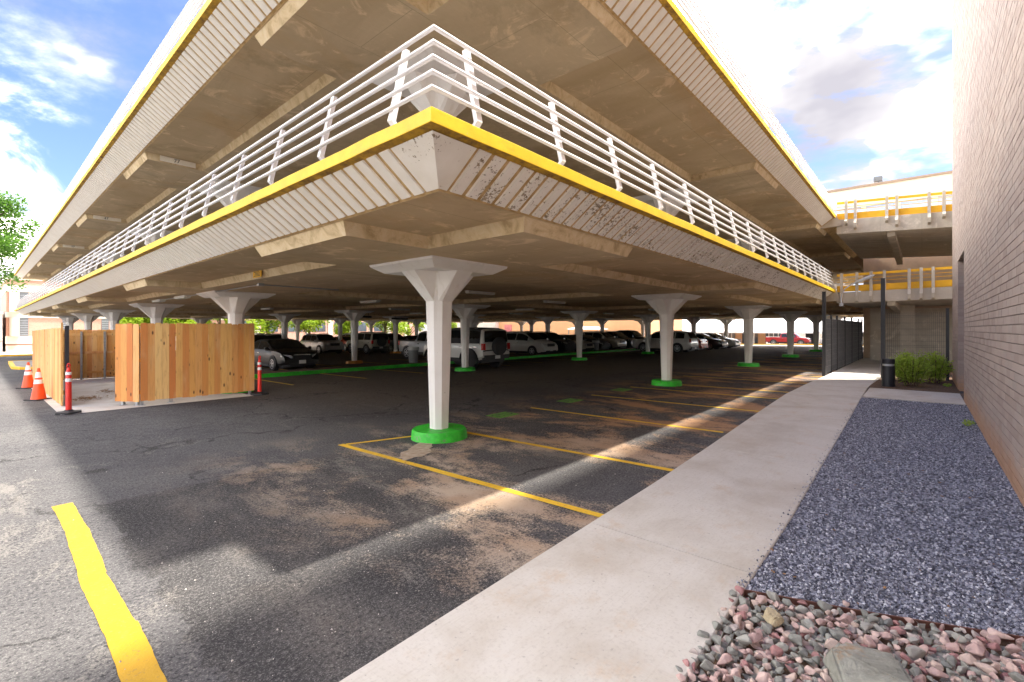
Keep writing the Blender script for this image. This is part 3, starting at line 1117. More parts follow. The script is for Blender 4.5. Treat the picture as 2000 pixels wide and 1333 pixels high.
def wpart(mb, name, m, parent=bb, **k):
    o = mb.build(name, m, None, **k)
    o.parent = parent
    o.matrix_parent_inverse = Matrix.Translation(-Vector(bb.location))
    return o


mb = MB()
YB = -0.775
mb.box(-7, DX0, -9, YB, -0.3, WT)
mb.box(DX1, 21.1, -9, YB, -0.3, WT)
mb.box(DX0, DX1, -9, YB, DZT, WT - 0.002)
mb.box(DX0 - 0.1, DX1 + 0.1, -9.0, -2.0, -0.3, DZT + 0.1)
wall = wpart(mb, 'wall', M['mortar'])
wpart(MB().box(DX0 + 0.35, DX1 - 0.35, -1.99, -1.93, 0.05, 2.5), 'door', M['dark_door'])
wpart(MB().box(-7.1, 21.2, -9.1, -0.68, WT, WT + 0.25), 'parapet_cap', M['cream'])
# brick courses
CH, CL, J = 0.1016, 0.305, 0.010
bricks = []
nx_ = int((21.1 - 2.4) / CL)
for r_ in range(int(WT / CH)):
    off = (r_ % 2) * CL / 2
    z0 = 0.0 + r_ * CH
    x = 21.1 - off
    if off:
        bricks.append((21.1 - off + 0.003, 21.1, z0))
    while x - CL > 2.2:
        a, b = x - CL + 0.003, x - 0.003
        if z0 + CH < DZT + 0.02:
            if a >= DX0 and b <= DX1:
                x -= CL
                continue
            if a < DX0 < b:
                b = DX0
            if a < DX1 < b:
                a = DX1
        if b - a > 0.03:
            bricks.append((a, b, z0))
        x -= CL


def view_px(a, b, z0):
    x = (a + b) / 2
    d = x * 0.7529 - 0.75 * 0.6581
    l = x * 0.6581 + 0.75 * 0.7529
    if d <= 0 or l / d * 916 > 985:
        return 0
    y = 643 - 916 * (z0 - 1.78) / d
    if y < -5 or y > 1333:
        return 0
    return 1.0 / d


order = sorted(range(len(bricks)), key=lambda k: -view_px(*bricks[k]))
full = MB().box(-CL / 2 + 0.003, CL / 2 - 0.003, -0.05, 0.0, 0, CH - J).mesh('brick', M['brick'])
single = set()
for k in order:
    a, b, z0 = bricks[k]
    if view_px(a, b, z0) <= 0 or len(single) >= 290:
        break
    if abs((b - a) - (CL - 0.006)) < 1e-6:
        single.add(k)
        o = link('brick', full, None, ((a + b) / 2, -0.75 + random.uniform(-.0018, .0018), z0 + J / 2))
        o.parent = wall
        o.matrix_parent_inverse = Matrix.Identity(4)
        o.location = Vector(o.location)
        o['_w'] = 1
rest = MB()
for k, (a, b, z0) in enumerate(bricks):
    if k not in single:
        dy = random.uniform(-.0018, .0018)
        rest.box(a, b, -0.79, -0.75 + dy, z0 + J / 2, z0 + CH - J / 2)
# jambs of the doorway
for r_ in range(int(DZT / CH)):
    z0 = r_ * CH
    for jx, sgn in ((DX1, 1), (DX0, -1)):
        cuts = [-0.745, -1.05, -1.355, -1.66, -1.965] if r_ % 2 else [-0.745, -0.90, -1.205, -1.51, -1.81, -1.965]
        for a, b in zip(cuts[:-1], cuts[1:]):
            x0, x1 = (jx - 0.012, jx + 0.05) if sgn > 0 else (jx - 0.05, jx + 0.012)
            rest.box(x0, x1, b + 0.004, a - 0.006, z0 + J / 2, z0 + CH - J / 2)
mbj = MB()
mbj.box(DX1, DX1 + 0.3, -1.97, -0.776, -0.2, DZT - 0.001)
mbj.box(DX0 - 0.3, DX0, -1.97, -0.776, -0.2, DZT - 0.001)
o = wpart(rest, 'bricks', M['brick'], wall)
o['kind'] = 'stuff'
for o in [c for c in wall.children]:
    o.matrix_parent_inverse = Matrix.Identity(4)
wall.matrix_parent_inverse = Matrix.Translation(-Vector(bb.location))
for o in wall.children:
    if '_w' in o:
        del o['_w']

# weeds at the foot of the wall
def leafy(mb, c, r, n, size, up=0.5, zf=1.0):
    for _ in range(n):
        v = Vector((random.gauss(0, 1), random.gauss(0, 1), random.gauss(0, 1))).normalized() * (random.random() ** 0.45)
        p = Vector((c[0] + v.x * r[0], c[1] + v.y * r[1], c[2] + v.z * r[2] * zf))
        s = size * random.uniform(0.6, 1.35)
        a = Vector((random.gauss(0, 1), random.gauss(0, 1), random.gauss(0, 1) * (1 - up))).normalized()
        b = a.cross(Vector((random.gauss(0, .5), random.gauss(0, .5), 1))).normalized()
        mb.add([p - a * s, p - b * s * 0.42 + a * 0.1 * s, p + a * s, p + b * s * 0.42 + a * 0.1 * s], [(0, 1, 2, 3)])


for k, (x, y) in enumerate(((11.6, -0.62), (18.6, -0.55))):
    mb = MB()
    leafy(mb, (x, y, gz(x, y) + 0.09), (0.16, 0.1, 0.05), 60, 0.035)
    tag(mb.build('weed', M['leaf_shrub']), ('small green weed growing from gravel at the wall foot', 'low green weed in the mulch beside the doorway')[k], 'weed')


# ================================================================ the parking garage
X0, X1, Y0, Y1 = 2.14, 54.2, 2.64, 57.6
PX0, PY0, SP = 5.03, 5.99, 9.144
DZ = 3.03                                  # storey height
ZC, ZCB = 3.386, 3.265                     # curb top and bottom
ZF, ZS, ZBAND = 3.20, 2.965, 2.82          # floor, slab soffit, band soffit
XR = 23.0                                  # end of the ribbed edge on the right
CX = [PX0 + SP * i for i in range(6)]
CY = [PY0 + SP * j for j in range(6)]
gar = thing('parking_garage', 'two storey concrete parking deck with yellow curbs, white railings and flared white columns', 'parking garage', (PX0, PY0, 0))
GI = Matrix.Translation((-PX0, -PY0, 0))


def gp(o, parent=None):
    """make a world-space object a part of the garage"""
    o.parent = parent or gar
    if parent is None:
        o.matrix_parent_inverse = GI
    return o


def ringr(i, z):
    return [(X0 + i, Y0 + i, z), (X1 - i, Y0 + i, z), (X1 - i, Y1 - i, z), (X0 + i, Y1 - i, z)]


def wavy(o, amp, seed):
    rr = random.Random(seed)
    for v in o.data.vertices:
        v.co.z += rr.uniform(-amp, amp)


GEN_OFF = 0.0
rib_l = MB()
TP, BT = (0.085, 3.258), (0.455, 2.985)     # inset / height of a rib, top and bottom
th_ = math.atan2(TP[1] - BT[1], BT[0] - TP[0])
NX, NZ = -math.sin(th_), -math.cos(th_)      # outward normal (inset axis, z)
PR = 0.016


def rib_mesh(side, w=0.142):
    mb = MB()
    h = w / 2
    prof = [(TP[0], TP[1]), (BT[0], BT[1]), (BT[0] + NX * PR, BT[1] + NZ * PR), (TP[0] + NX * PR, TP[1] + NZ * PR)]
    rings = []
    for s, k in ((-h, 0.0), (-h + 0.008, 1.0), (h - 0.008, 1.0), (h, 0.0)):
        q = [prof[0], prof[1], (prof[1][0] + (prof[2][0] - prof[1][0]) * (0.25 + 0.75 * k), prof[1][1] + (prof[2][1] - prof[1][1]) * (0.25 + 0.75 * k)),
             (prof[0][0] + (prof[3][0] - prof[0][0]) * (0.25 + 0.75 * k), prof[0][1] + (prof[3][1] - prof[0][1]) * (0.25 + 0.75 * k))]
        rings.append([((X0 + a, s, z) if side == 'l' else (s, Y0 + a, z)) for a, z in q])
    mb.loft(rings)
    return mb


rib_mb = {s: rib_mesh(s) for s in 'lr'}
rib_me = {}
for s in 'lr':
    me = rib_mb[s].mesh('rib', M['fascia_paint'])
    bm = bmesh.new()
    bm.from_mesh(me)
    bmesh.ops.recalc_face_normals(bm, faces=bm.faces)
    bm.to_mesh(me)
    bm.free()
    rib_me[s] = me

for lev in (0, 1):
    dz = DZ * lev
    # slab with floor and soffit
    mb = MB()
    mb.box(X0 + 0.485, X1 - 0.485, Y0 + 0.485, Y1 - 0.485, ZS + dz, ZF + dz)
    o = mb.build('slab', M['soffit'])
    o.data.materials.append(M['floor_deck'])
    for p in o.data.polygons:
        if p.normal.z > 0.7:
            p.material_index = 1
    gp(o)
    # yellow curb: uneven top, face and inner side
    mb = MB()
    prof = [(0.30, ZF - 0.02), (0.27, ZC - 0.006), (0.02, ZC), (0.0, ZC - 0.014), (0.0, ZCB + 0.004), (0.004, ZCB)]
    n1 = 60
    loop = []
    for t in np.linspace(1, 0, 90):
        loop.append(('l', t))
    rings = []
    def corner_path(i):
        pts = []
        for t in np.linspace(1, 0, 140):
            pts.append((X0 + i, Y0 + i + (Y1 - Y0 - 2 * i) * t))
        for t in np.linspace(0, 1, 120)[1:]:
            pts.append((X0 + i + (X1 - X0 - 2 * i) * t, Y0 + i))
        return pts
    paths = [corner_path(i) for i, _ in prof]
    for k in range(len(paths[0])):
        w = random.uniform(-1, 1) * 0.005
        rings.append([(paths[q][k][0], paths[q][k][1], prof[q][1] + dz + (w if 1 <= q <= 3 else w * 0.7)) for q in range(len(prof))])
    mb.loft(rings, close=False, cap=False)
    o = gp(mb.build('curb', M['yellow_paint'], smooth=40))
    o.data.materials.append(M['floor_deck'])
    nq = len(prof) - 1
    for k_, p_ in enumerate(o.data.polygons):
        if k_ % nq < 2:
            p_.material_index = 1
    mb = MB()
    mb.loft([ringr(0.003, ZCB + dz), ringr(0.04, ZCB - 0.004 + dz), ringr(0.09, ZCB - 0.012 + dz)], True, False)
    gp(mb.build('curb_underside', M['yellow_under']))
    # fascia behind the ribs
    mb = MB()
    mb.loft([ringr(0.08, ZCB + 0.002 + dz), ringr(TP[0], TP[1] + dz), ringr(BT[0], BT[1] + dz), ringr(0.47, 2.978 + dz), ringr(0.482, 2.968 + dz), ringr(0.52, 2.966 + dz)], True, False)
    fas = gp(mb.build('fascia', M['fascia_groove']))
    FI = Matrix.Identity(4)
    # corner panels, mitred
    for side in 'lr':
        prof = [(TP[0] + NX * PR, TP[1] + NZ * PR), (BT[0] + NX * PR, BT[1] + NZ * PR)]
        q = []
        end = 3.245 if side == 'l' else 2.675
        a0, a1 = prof
        if side == 'l':
            q = [(X0 + a0[0], Y0 + a0[0], a0[1] + dz), (X0 + a1[0], Y0 + a1[0], a1[1] + dz), (X0 + a1[0], end, a1[1] + dz), (X0 + a0[0], end, a0[1] + dz)]
        else:
            q = [(X0 + a0[0], Y0 + a0[0], a0[1] + dz), (end, Y0 + a0[0], a0[1] + dz), (end, Y0 + a1[0], a1[1] + dz), (X0 + a1[0], Y0 + a1[0], a1[1] + dz)]
        mb = MB()
        mb.add(q, [(0, 1, 2, 3)])
        o = mb.build('corner_panel', M['fascia_paint'], fas)
    # ribs
    npart = ((92, 106), (58, 42))[lev]
    restm = MB()
    for side, start, stop, cnt in (('l', 3.26, Y1 - 0.8, npart[0]), ('r', 2.69, XR - 0.25, npart[1])):
        k = 0
        s = start + 0.095
        while s < stop:
            # the ribs fan a little at the corner panel
            if k < cnt:
                o = link('rib', rib_me[side], fas, (0, s, dz) if side == 'l' else (s, 0, dz))
                o.rotation_euler = (0, 0, 0)
            else:
                off = Vector((0, s, dz)) if side == 'l' else Vector((s, 0, dz))
                restm.add([Vector(v.co) + off for v in rib_me[side].vertices], [tuple(p.vertices) for p in rib_me[side].polygons])
            s += 0.19
            k += 1
    o = restm.build('ribs', M['fascia_paint'], fas)
    o['kind'] = 'stuff'

    # drop bands on the column lines
    def bandobj(mb):
        o = mb.build('drop_band', M['band'], fix=True)
        o.data.materials.append(M['band_face'])
        for p in o.data.polygons:
            if abs(p.normal.z) < 0.8:
                p.material_index = 1
        return gp(o)
    zb, zt = ZBAND + dz, ZS + dz + 0.002
    BW, BS = 1.17, 1.235
    for y in CY:
        mb = MB()
        mb.loft([[(X0 + 0.57, y - BW, zb), (X1 - 0.57, y - BW, zb), (X1 - 0.57, y + BW, zb), (X0 + 0.57, y + BW, zb)],
                 [(X0 + 0.50, y - BS, zt), (X1 - 0.50, y - BS, zt), (X1 - 0.50, y + BS, zt), (X0 + 0.50, y + BS, zt)]])
        bandobj(mb)
    for x in CX:
        ends = [Y0 + 0.57] + [v for y in CY for v in (y - BW, y + BW)] + [Y1 - 0.57]
        for a, b in zip(ends[0::2], ends[1::2]):
            la, lb = (0.07 if a == ends[0] else BS - BW), (0.07 if b == ends[-1] else BS - BW)
            a2 = a - la if a == ends[0] else a + 0.0
            b2 = b + lb if b == ends[-1] else b
            a1, b1 = (a, b)
            if a != ends[0]:
                a2 = a + (BS - BW)
            if b != ends[-1]:
                b2 = b - (BS - BW)
            mb = MB()
            mb.loft([[(x - BW, a1, zb), (x + BW, a1, zb), (x + BW, b1, zb), (x - BW, b1, zb)],
                     [(x - BS, a2, zt), (x + BS, a2, zt), (x + BS, b2, zt), (x - BS, b2, zt)]])
            bandobj(mb)


# columns: chamfered shaft, four arms flaring into a square plate
def csec(L, a, c, z):
    q = [(L, a), (c, c), (a, L)]
    pts = []
    for k in range(4):
        ca, sa = (1, 0, -1, 0)[k], (0, 1, 0, -1)[k]
        for (x, y) in q:
            pts.append((x * ca - y * sa, x * sa + y * ca, z))
    return pts


def column_mesh(zbot):
    mb = MB()
    mb.loft([csec(0.112 + 0.0 * zbot, 0.056, 0.084, zbot), csec(0.197, 0.098, 0.1475, 2.23), csec(0.625, 0.165, 0.285, 2.685)])
    sq = lambda w, z: [(w, -w, z), (w, w, z), (-w, w, z), (-w, -w, z)]
    mb.loft([sq(0.625, 2.683), sq(0.79, 2.785), sq(0.80, 2.8195)])
    me = mb.mesh('column', M['white_paint'])
    bm = bmesh.new()
    bm.from_mesh(me)
    bmesh.ops.recalc_face_normals(bm, faces=bm.faces)
    bm.to_mesh(me)
    bm.free()
    return me


col_low, col_up = column_mesh(-0.75), column_mesh(0.172)


def base_mesh(m):
    mb = MB()
    mb.lathe([(0.47, -0.12), (0.462, 0.0), (0.445, 0.125), (0.425, 0.15), (0.02, 0.157)], seg=28)
    me = mb.mesh('base', m, 40)
    for v in me.vertices:
        v.co.x += random.uniform(-.006, .006)
        v.co.y += random.uniform(-.006, .006)
    return me


base_g, base_o = base_mesh(M['green_paint']), base_mesh(M['orange_paint'])
for i, x in enumerate(CX):
    for j, y in enumerate(CY):
        c = link('column', col_low, None, (x, y, 0))
        gp(c)
        b = link('base', base_g if j < 2 else base_o, c, (0, 0, gz(x, y)))
        if i < 4 or j < 2:
            gp(link('column', col_up, None, (x, y, DZ)))

# railings
RAIL = [(0.054 + k * 0.0248, 0.164 + k * 0.1315) for k in range(5)]


def post_mesh(side):
    mb = MB()
    pr = [(0.155, -0.02), (0.055, 0.075), (0.105, 0.30), (0.198, 0.705)]
    w = 0.058
    rings = []
    for q, (a, z) in enumerate(pr):
        t = 0.042 if q < 3 else 0.038
        r = [(a, -w / 2), (a + t, -w / 2), (a + t, w / 2), (a, w / 2)]
        rings.append([(X0 + a_, s, ZC + z) if side == 'l' else (s, Y0 + a_, ZC + z) for a_, s in r])
    mb.loft(rings)
    me = mb.mesh('post', M['rail_paint'])
    bm = bmesh.new()
    bm.from_mesh(me)
    bmesh.ops.recalc_face_normals(bm, faces=bm.faces)
    bm.to_mesh(me)
    bm.free()
    return me


pm = {s: post_mesh(s) for s in 'lr'}
for lev in (0, 1):
    dz = DZ * lev
    rl = bpy.data.objects.new('guard_railing', None)
    COL.objects.link(rl)
    gp(rl)
    for (a, z) in RAIL:
        mb = MB()
        r = 0.0175
        zz = ZC + z + dz
        # mitred square-ish tube with rounded section
        for (p, q) in (((X0 + a, Y1 - 0.3), (X0 + a, Y0 + a)), ((X0 + a, Y0 + a), (XR - 0.05, Y0 + a))):
            pass
        sec = [(math.cos(t), math.sin(t)) for t in np.linspace(0, 2 * math.pi, 9)[:-1]]
        rings = [[(X0 + a + r * u, Y1 - 0.3, zz + r * v) for u, v in sec],
                 [(X0 + a + r * u, Y0 + a + r * u, zz + r * v) for u, v in sec],
                 [(XR - 0.05, Y0 + a + r * u, zz + r * v) for u, v in sec]]
        mb.loft(rings)
        o = mb.build('rail', M['rail_paint'], rl, smooth=50, fix=True)
    s = Y0 + 0.59
    while s < Y1 - 0.4:
        link('post', pm['l'], rl, (0, s, dz))
        s += 1.186
    s = X0 + 0.55
    while s < XR - 0.2:
        link('post', pm['r'], rl, (s, 0, dz))
        s += 1.186
    # end plate of the ribbed edge
    mb = MB()
    pl = [(Y0 + 0.62, 2.90), (Y0 - 0.20, 2.93), (Y0 + 0.02, 3.45), (Y0 + 0.30, 4.13), (Y0 + 0.62, 4.13)]
    mb.loft([[(XR, y, z + dz) for y, z in pl], [(XR + 0.12, y, z + dz) for y, z in pl]])
    gp(mb.build('end_plate', M['concrete_raw'], fix=True))

# number plates on the bands of the upper level
for (yb, txt, xa, xb) in ((CY[1] - 1.17, '77', 2.94, 3.68), (CY[2] - 1.17, '47', 2.86, 3.66), (CY[3] - 1.17, '17', 2.86, 3.66)):
    mb = MB()
    y = yb - 0.085
    zt, zb = ZS + DZ - 0.008, ZBAND + DZ + 0.012
    mb.box(xa, xb, y, y + 0.015, zb, zt)
    o = gp(mb.build('number_plate', M['sign_white']))
    t = text_mesh('number', txt, 0.125, M['ink'], o, Matrix.Translation(((xa + xb) / 2 - 0.03, y - 0.002, (zb + zt) / 2)) @ Matrix.Rotation(R(90), 4, 'X'), 0.001)

# yellow notice on the lower band
mb = MB()
fx = CX[0] - 1.20
mb.box(fx - 0.075, fx - 0.06, 9.95, 10.35, ZBAND + 0.008, ZS - 0.012)
o = gp(mb.build('notice_plate', M['yellow_dull']))
mb = MB()
for k in range(4):
    mb.box(fx - 0.078, fx - 0.0752, 10.0 + 0.02 * (k % 2), 10.3 - 0.03 * (k % 3), ZBAND + 0.03 + k * 0.026, ZBAND + 0.042 + k * 0.026)
mb.build('notice_lettering', M['ink'], o)

# conduit and light fixtures under the lower level
mb = MB()
mb.tube([(CX[0] - 0.75, 7.4 + 12 * t, ZBAND - 0.03) for t in (0.33, 1)], 0.016)
mb.tube([(CX[0] - 0.75, 11.36, ZBAND - 0.03), (CX[0] + 1.15, 11.36, ZBAND - 0.03)], 0.016)
mb.box(CX[0] - 0.81, CX[0] - 0.69, 11.30, 11.42, ZBAND - 0.06, ZBAND - 0.002)
gp(mb.build('conduit', M['pipe']))
for (x, y, rot) in ((CX[0] - 0.75, 17.5, 0), (CX[0] - 0.75, 20.4, 0), (10.5, 10.5, 1), (14.2, 10.3, 1), (23.3, 10.5, 1), (18.5, 15.3, 0), (18.5, 24.3, 0), (27.0, 15.3, 1), (32.4, 10.4, 1), (14.2, 20.0, 1), (23.3, 20.0, 1), (9.5, 24.4, 0), (9.5, 15.2, 0)):
    mb = MB()
    a, b = (0.6, 0.09) if rot else (0.09, 0.6)
    zz = ZBAND if (min(abs(x - c) for c in CX) < 1.15 or min(abs(y - c) for c in CY) < 1.15) else ZS
    mb.loft([[(x - a, y - b, zz - 0.003), (x + a, y - b, zz - 0.003), (x + a, y + b, zz - 0.003), (x - a, y + b, zz - 0.003)],
             [(x - a * .95, y - b * .8, zz - 0.085), (x + a * .95, y - b * .8, zz - 0.085), (x + a * .95, y + b * .8, zz - 0.085), (x - a * .95, y + b * .8, zz - 0.085)]])
    gp(mb.build('light_fixture', M['fixture'], fix=True))
# black pipes hung below the far bays
mb = MB()
for (x, y) in ((16, 28), (22, 32), (24, 26)):
    mb.tube([(x, y, 2.62), (x + 2.2, y + 1.0, 2.62)], 0.07)
    mb.tube([(x + 0.4, y + 0.18, 2.6), (x + 0.4, y + 0.18, 2.97)], 0.012)
    mb.tube([(x + 1.9, y + 0.86, 2.6), (x + 1.9, y + 0.86, 2.97)], 0.012)
gp(mb.build('hung_pipe', M['trim_black']))

# ---------------------------------------------------------------- ramp bridge towards the brick building
for lev in (0, 1):
    base = 3.27 if lev == 0 else 6.22
    slope = -0.012 if lev == 0 else 0.058
    th = 0.43 if lev == 0 else 0.57
    zt = lambda y: base + slope * (y - 2.5)
    YA, YE = -9.0, 2.62
    rp = bpy.data.objects.new('ramp', None)
    COL.objects.link(rp)
    gp(rp)
    mb = MB()
    XA, XB = 23.14, 33.2
    mb.loft([[(XA, YA, zt(YA) - th), (XB, YA, zt(YA) - th + 0.12), (XB, YA, zt(YA)), (XA, YA, zt(YA))],
             [(XA, YE, zt(YE) - th), (XB, YE, zt(YE) - th + 0.12), (XB, YE, zt(YE)), (XA, YE, zt(YE))]])
    mb.build('ramp_slab', M['concrete_raw'], rp, fix=True)
    mb = MB()
    for y in (0.9, -3.2):
        mb.loft([[(XA + 0.35, y - 0.12, zt(y) - th - 0.16), (XA + 0.35, y + 0.12, zt(y) - th - 0.16), (XA + 0.35, y + 0.12, zt(y) - 0.1), (XA + 0.35, y - 0.12, zt(y) - 0.1)],
                 [(XB - 0.3, y - 0.12, zt(y) - th - 0.30), (XB - 0.3, y + 0.12, zt(y) - th - 0.30), (XB - 0.3, y + 0.12, zt(y) - 0.1), (XB - 0.3, y - 0.12, zt(y) - 0.1)]])
    mb.build('ramp_beam', M['concrete_raw'], rp, fix=True)
    # yellow bands and rails
    for (z0, z1, t_) in ((0.02, 0.26, 0.06), (0.385, 0.405, 0.025), (0.515, 0.535, 0.025), (0.64, 0.735, 0.06)):
        for xx in (XA + 0.05, XB - 0.1):
            mb = MB()
            mb.loft([[(xx, YA, zt(YA) + z0), (xx + t_, YA, zt(YA) + z0), (xx + t_, YA, zt(YA) + z1), (xx, YA, zt(YA) + z1)],
                     [(xx, YE, zt(YE) + z0), (xx + t_, YE, zt(YE) + z0), (xx + t_, YE, zt(YE) + z1), (xx, YE, zt(YE) + z1)]])
            mb.build('ramp_rail', M['yellow_dull'], rp, fix=True)
    for y in ((2.45, 1.95, 1.5, 1.09, 0.36, 0.02, -0.31, -1.2, -1.9, -2.6) if lev == 0 else (2.3, 2.0, 1.02, 0.72, -0.2, -0.6, -1.5, -2.0, -2.8)):
        mb = MB()
        xx = XA - 0.02
        zz = zt(y)
        deep = -0.38 if (lev == 0 or y in (2.0, 0.72, -0.2)) else -0.2
        pl = [(xx - 0.20, zz + deep), (xx + 0.03, zz + deep - 0.06), (xx + 0.10, zz + 0.02), (xx + 0.03, zz + 0.05), (xx + 0.03, zz + 0.76), (xx - 0.07, zz + 0.76), (xx - 0.10, zz - 0.02), (xx - 0.22, zz + deep * 0.55)]
        mb.loft([[(a, y - 0.045, b) for a, b in pl], [(a, y + 0.045, b) for a, b in pl]])
        mb.build('ramp_post', M['concrete_raw'], rp, fix=True)
# wall and pier under the ramp
mb = MB()
mb.box(32.5, 33.0, -9, 1.9, -0.4, 2.86)
gp(mb.build('ramp_wall', M['concrete_raw']))
mb = MB()
mb.box(28.2, 28.65, 0.25, 0.75, -0.3, 2.86)
gp(mb.build('ramp_pier', M['concrete_raw']))
mb = MB()
mb.box(31.0, 31.5, 1.55, 2.05, -0.3, 2.86)
gp(mb.build('ramp_pier', M['concrete_raw']))


# ================================================================ wooden enclosure
enc = thing('wooden_enclosure', 'new cedar board enclosure with open gate under the deck edge on the left', 'fence', (3.2, 14.0, gz(3.2, 14)))
pad = struct(sheet('concrete_pad', [1.18, 2, 3, 4, 5.0], [13.72, 15, 18, 21, 24.6], M['sidewalk'], 0.012))
pad['label'] = 'bare concrete pad inside the cedar enclosure'


def board_mesh(w=0.138, h=1.86, t=0.018):
    mb = MB()
    e = 0.022
    pl = [(-w / 2, 0), (w / 2, 0), (w / 2, h - e), (w / 2 - e, h), (-w / 2 + e, h), (-w / 2, h - e)]
    mb.loft([[(x, -t / 2, z) for x, z in pl], [(x, t / 2, z) for x, z in pl]])
    me = mb.mesh('board', M['cedar'])
    bm = bmesh.new()
    bm.from_mesh(me)
    bmesh.ops.recalc_face_normals(bm, faces=bm.faces)
    bm.to_mesh(me)
    bm.free()
    return me


bmesh_board = board_mesh()


def panel(p, q, zb=0.10, rails_side=1, posts=(), foot=True, h=1.0, railz=(0.22, 0.98, 1.68)):
    """boards from p to q; rails and posts on the rails_side of the boards"""
    (xa, ya), (xb, yb) = p, q
    L = math.hypot(xb - xa, yb - ya)
    ang = math.atan2(yb - ya, xb - xa)
    ux, uy = math.cos(ang), math.sin(ang)
    nx, ny = -uy * rails_side, ux * rails_side
    pa = bpy.data.objects.new('panel', None)
    COL.objects.link(pa)
    pa.parent = enc
    pa.matrix_parent_inverse = Matrix.Translation(-Vector(enc.location))
    n = int(L / 0.1405)
    for k in range(n):
        s = (k + 0.5) * L / n
        x, y = xa + ux * s, ya + uy * s
        o = link('board', bmesh_board, pa, (x, y, gz(x, y) + zb + random.uniform(-.012, .012)), (random.uniform(-.004, .004), random.uniform(-.003, .003), ang))
        o.scale = (L / n / 0.1405, 1, h * random.uniform(0.996, 1.004))
    for rz in railz:
        mb = MB()
        mb.bar((xa + nx * 0.031, ya + ny * 0.031, gz(xa, ya) + zb + rz), (xb + nx * 0.031, yb + ny * 0.031, gz(xb, yb) + zb + rz), 0.04, 0.088)
        mb.build('rail', M['cedar'], pa)
    for s in posts:
        x, y = xa + ux * s + nx * 0.085, ya + uy * s + ny * 0.085
        mb = MB()
        g = gz(x, y) + 0.01
        mb.bar((x, y, g), (x, y, g + zb + 1.78), 0.06, 0.06, up=(ux, uy, 0))
        mb.box(x - 0.07, x + 0.07, y - 0.07, y + 0.07, g, g + 0.012)
        mb.build('post', M['galv'], pa)
    return pa


panel((2.58, 13.98), (5.12, 14.02), 0.115, 1, (0.04, 0.62, 2.45))
panel((2.20, 14.52), (2.56, 14.0), 0.105, 1, (0.12, 0.5))
panel((1.36, 24.1), (1.36, 15.42), 0.02, 1, (0.1, 2.2, 4.4, 6.6, 8.55), railz=(0.3, 0.98, 1.68))
panel((1.42, 24.25), (5.1, 24.25), 0.06, -1, (0.35, 1.24, 1.92, 2.8, 3.5))
# gate post channel and trim at the open end
mb = MB()
mb.box(1.40, 1.47, 15.30, 15.42, gz(1.4, 15.4), 1.86)
mb.build('gate_post', M['black_coat'], enc).matrix_parent_inverse = Matrix.Translation(-Vector(enc.location))
mb = MB()
mb.box(1.335, 1.372, 15.36, 15.405, 0.05, 1.93)
mb.build('trim_board', M['cedar'], enc).matrix_parent_inverse = Matrix.Translation(-Vector(enc.location))

# straw litter on the pad
mb = MB()
for k in range(260):
    cx, cy, sx, sy = random.choice(((1.95, 16.7, 0.35, 0.55), (1.95, 16.7, 0.25, 0.35), (2.6, 18.3, 0.2, 0.5)))
    x, y = random.gauss(cx, sx * 0.6), random.gauss(cy, sy * 0.6)
    a = random.uniform(0, 6.28)
    l = random.uniform(0.03, 0.09)
    z = gz(x, y) + 0.02 + random.uniform(0, 0.02)
    mb.bar((x, y, z), (x + l * math.cos(a), y + l * math.sin(a), z + random.uniform(-.004, .01)), 0.008, 0.005)
o = mb.build('straw', plain('straw', (0.36, 0.23, 0.10), 0.9, 0, 0.4, 30))
o['kind'] = 'stuff'
o['label'] = 'brown straw litter on the pad inside the enclosure'
o['category'] = 'litter'


# ---------------------------------------------------------------- cones and delineators
def cone(x, y, label):
    t = thing('traffic_cone', label, 'traffic cone', (x, y, gz(x, y)), random.uniform(0, 1), 'traffic cones beside the enclosure')
    H = 0.84
    rad = lambda z: 0.155 - (z - 0.03) / (H - 0.03) * 0.125
    MB().box(-0.2, 0.2, -0.2, 0.2, 0, 0.03).build('base', M['rubber'], t)
    MB().lathe([(rad(0.03), 0.03), (rad(0.40), 0.40), (rad(0.84), 0.82), (0.026, 0.84), (0.018, 0.842)], seg=20).build('body', M['orange_cone'], t, 40)
    for (a, b) in ((0.43, 0.54), (0.59, 0.74)):
        MB().lathe([(rad(a) + 0.004, a), (rad(b) + 0.004, b)], seg=20, cap=False).build('reflective_band', M['reflective'], t, 40)
    return t


cone(1.10, 17.6, 'nearer orange traffic cone with two white bands against the board fence')
cone(1.13, 21.9, 'farther orange traffic cone with two white bands behind the first cone')


def delineator(x, y, label):
    t = thing('delineator_post', label, 'delineator', (x, y, gz(x, y) + 0.012), 0.4, 'red delineator posts at the enclosure')
    MB().lathe([(0.24, 0), (0.235, 0.035), (0.10, 0.05), (0.06, 0.075)], seg=6).build('base', M['rubber'], t)
    MB().lathe([(0.052, 0.06), (0.052, 0.12), (0.047, 0.90), (0.030, 0.945), (0.028, 0.99)], seg=16).build('tube', M['red_post'], t, 40)
    for (a, b) in ((0.68, 0.755), (0.83, 0.895)):
        MB().lathe([(0.0525, a), (0.0515, b)], seg=16, cap=False).build('reflective_band', M['reflective'], t, 40)
    mb = MB()
    mb.tube([(0.026 * math.cos(a), 0, 1.025 + 0.045 * math.sin(a)) for a in np.linspace(-1.2, 4.35, 12)], 0.014)
    mb.build('handle', M['red_post'], t, 40)
    return t


delineator(1.33, 13.93, 'red delineator post with two white bands at the open end of the enclosure')
delineator(5.22, 13.92, 'red delineator post with two white bands at the right end of the board panel')


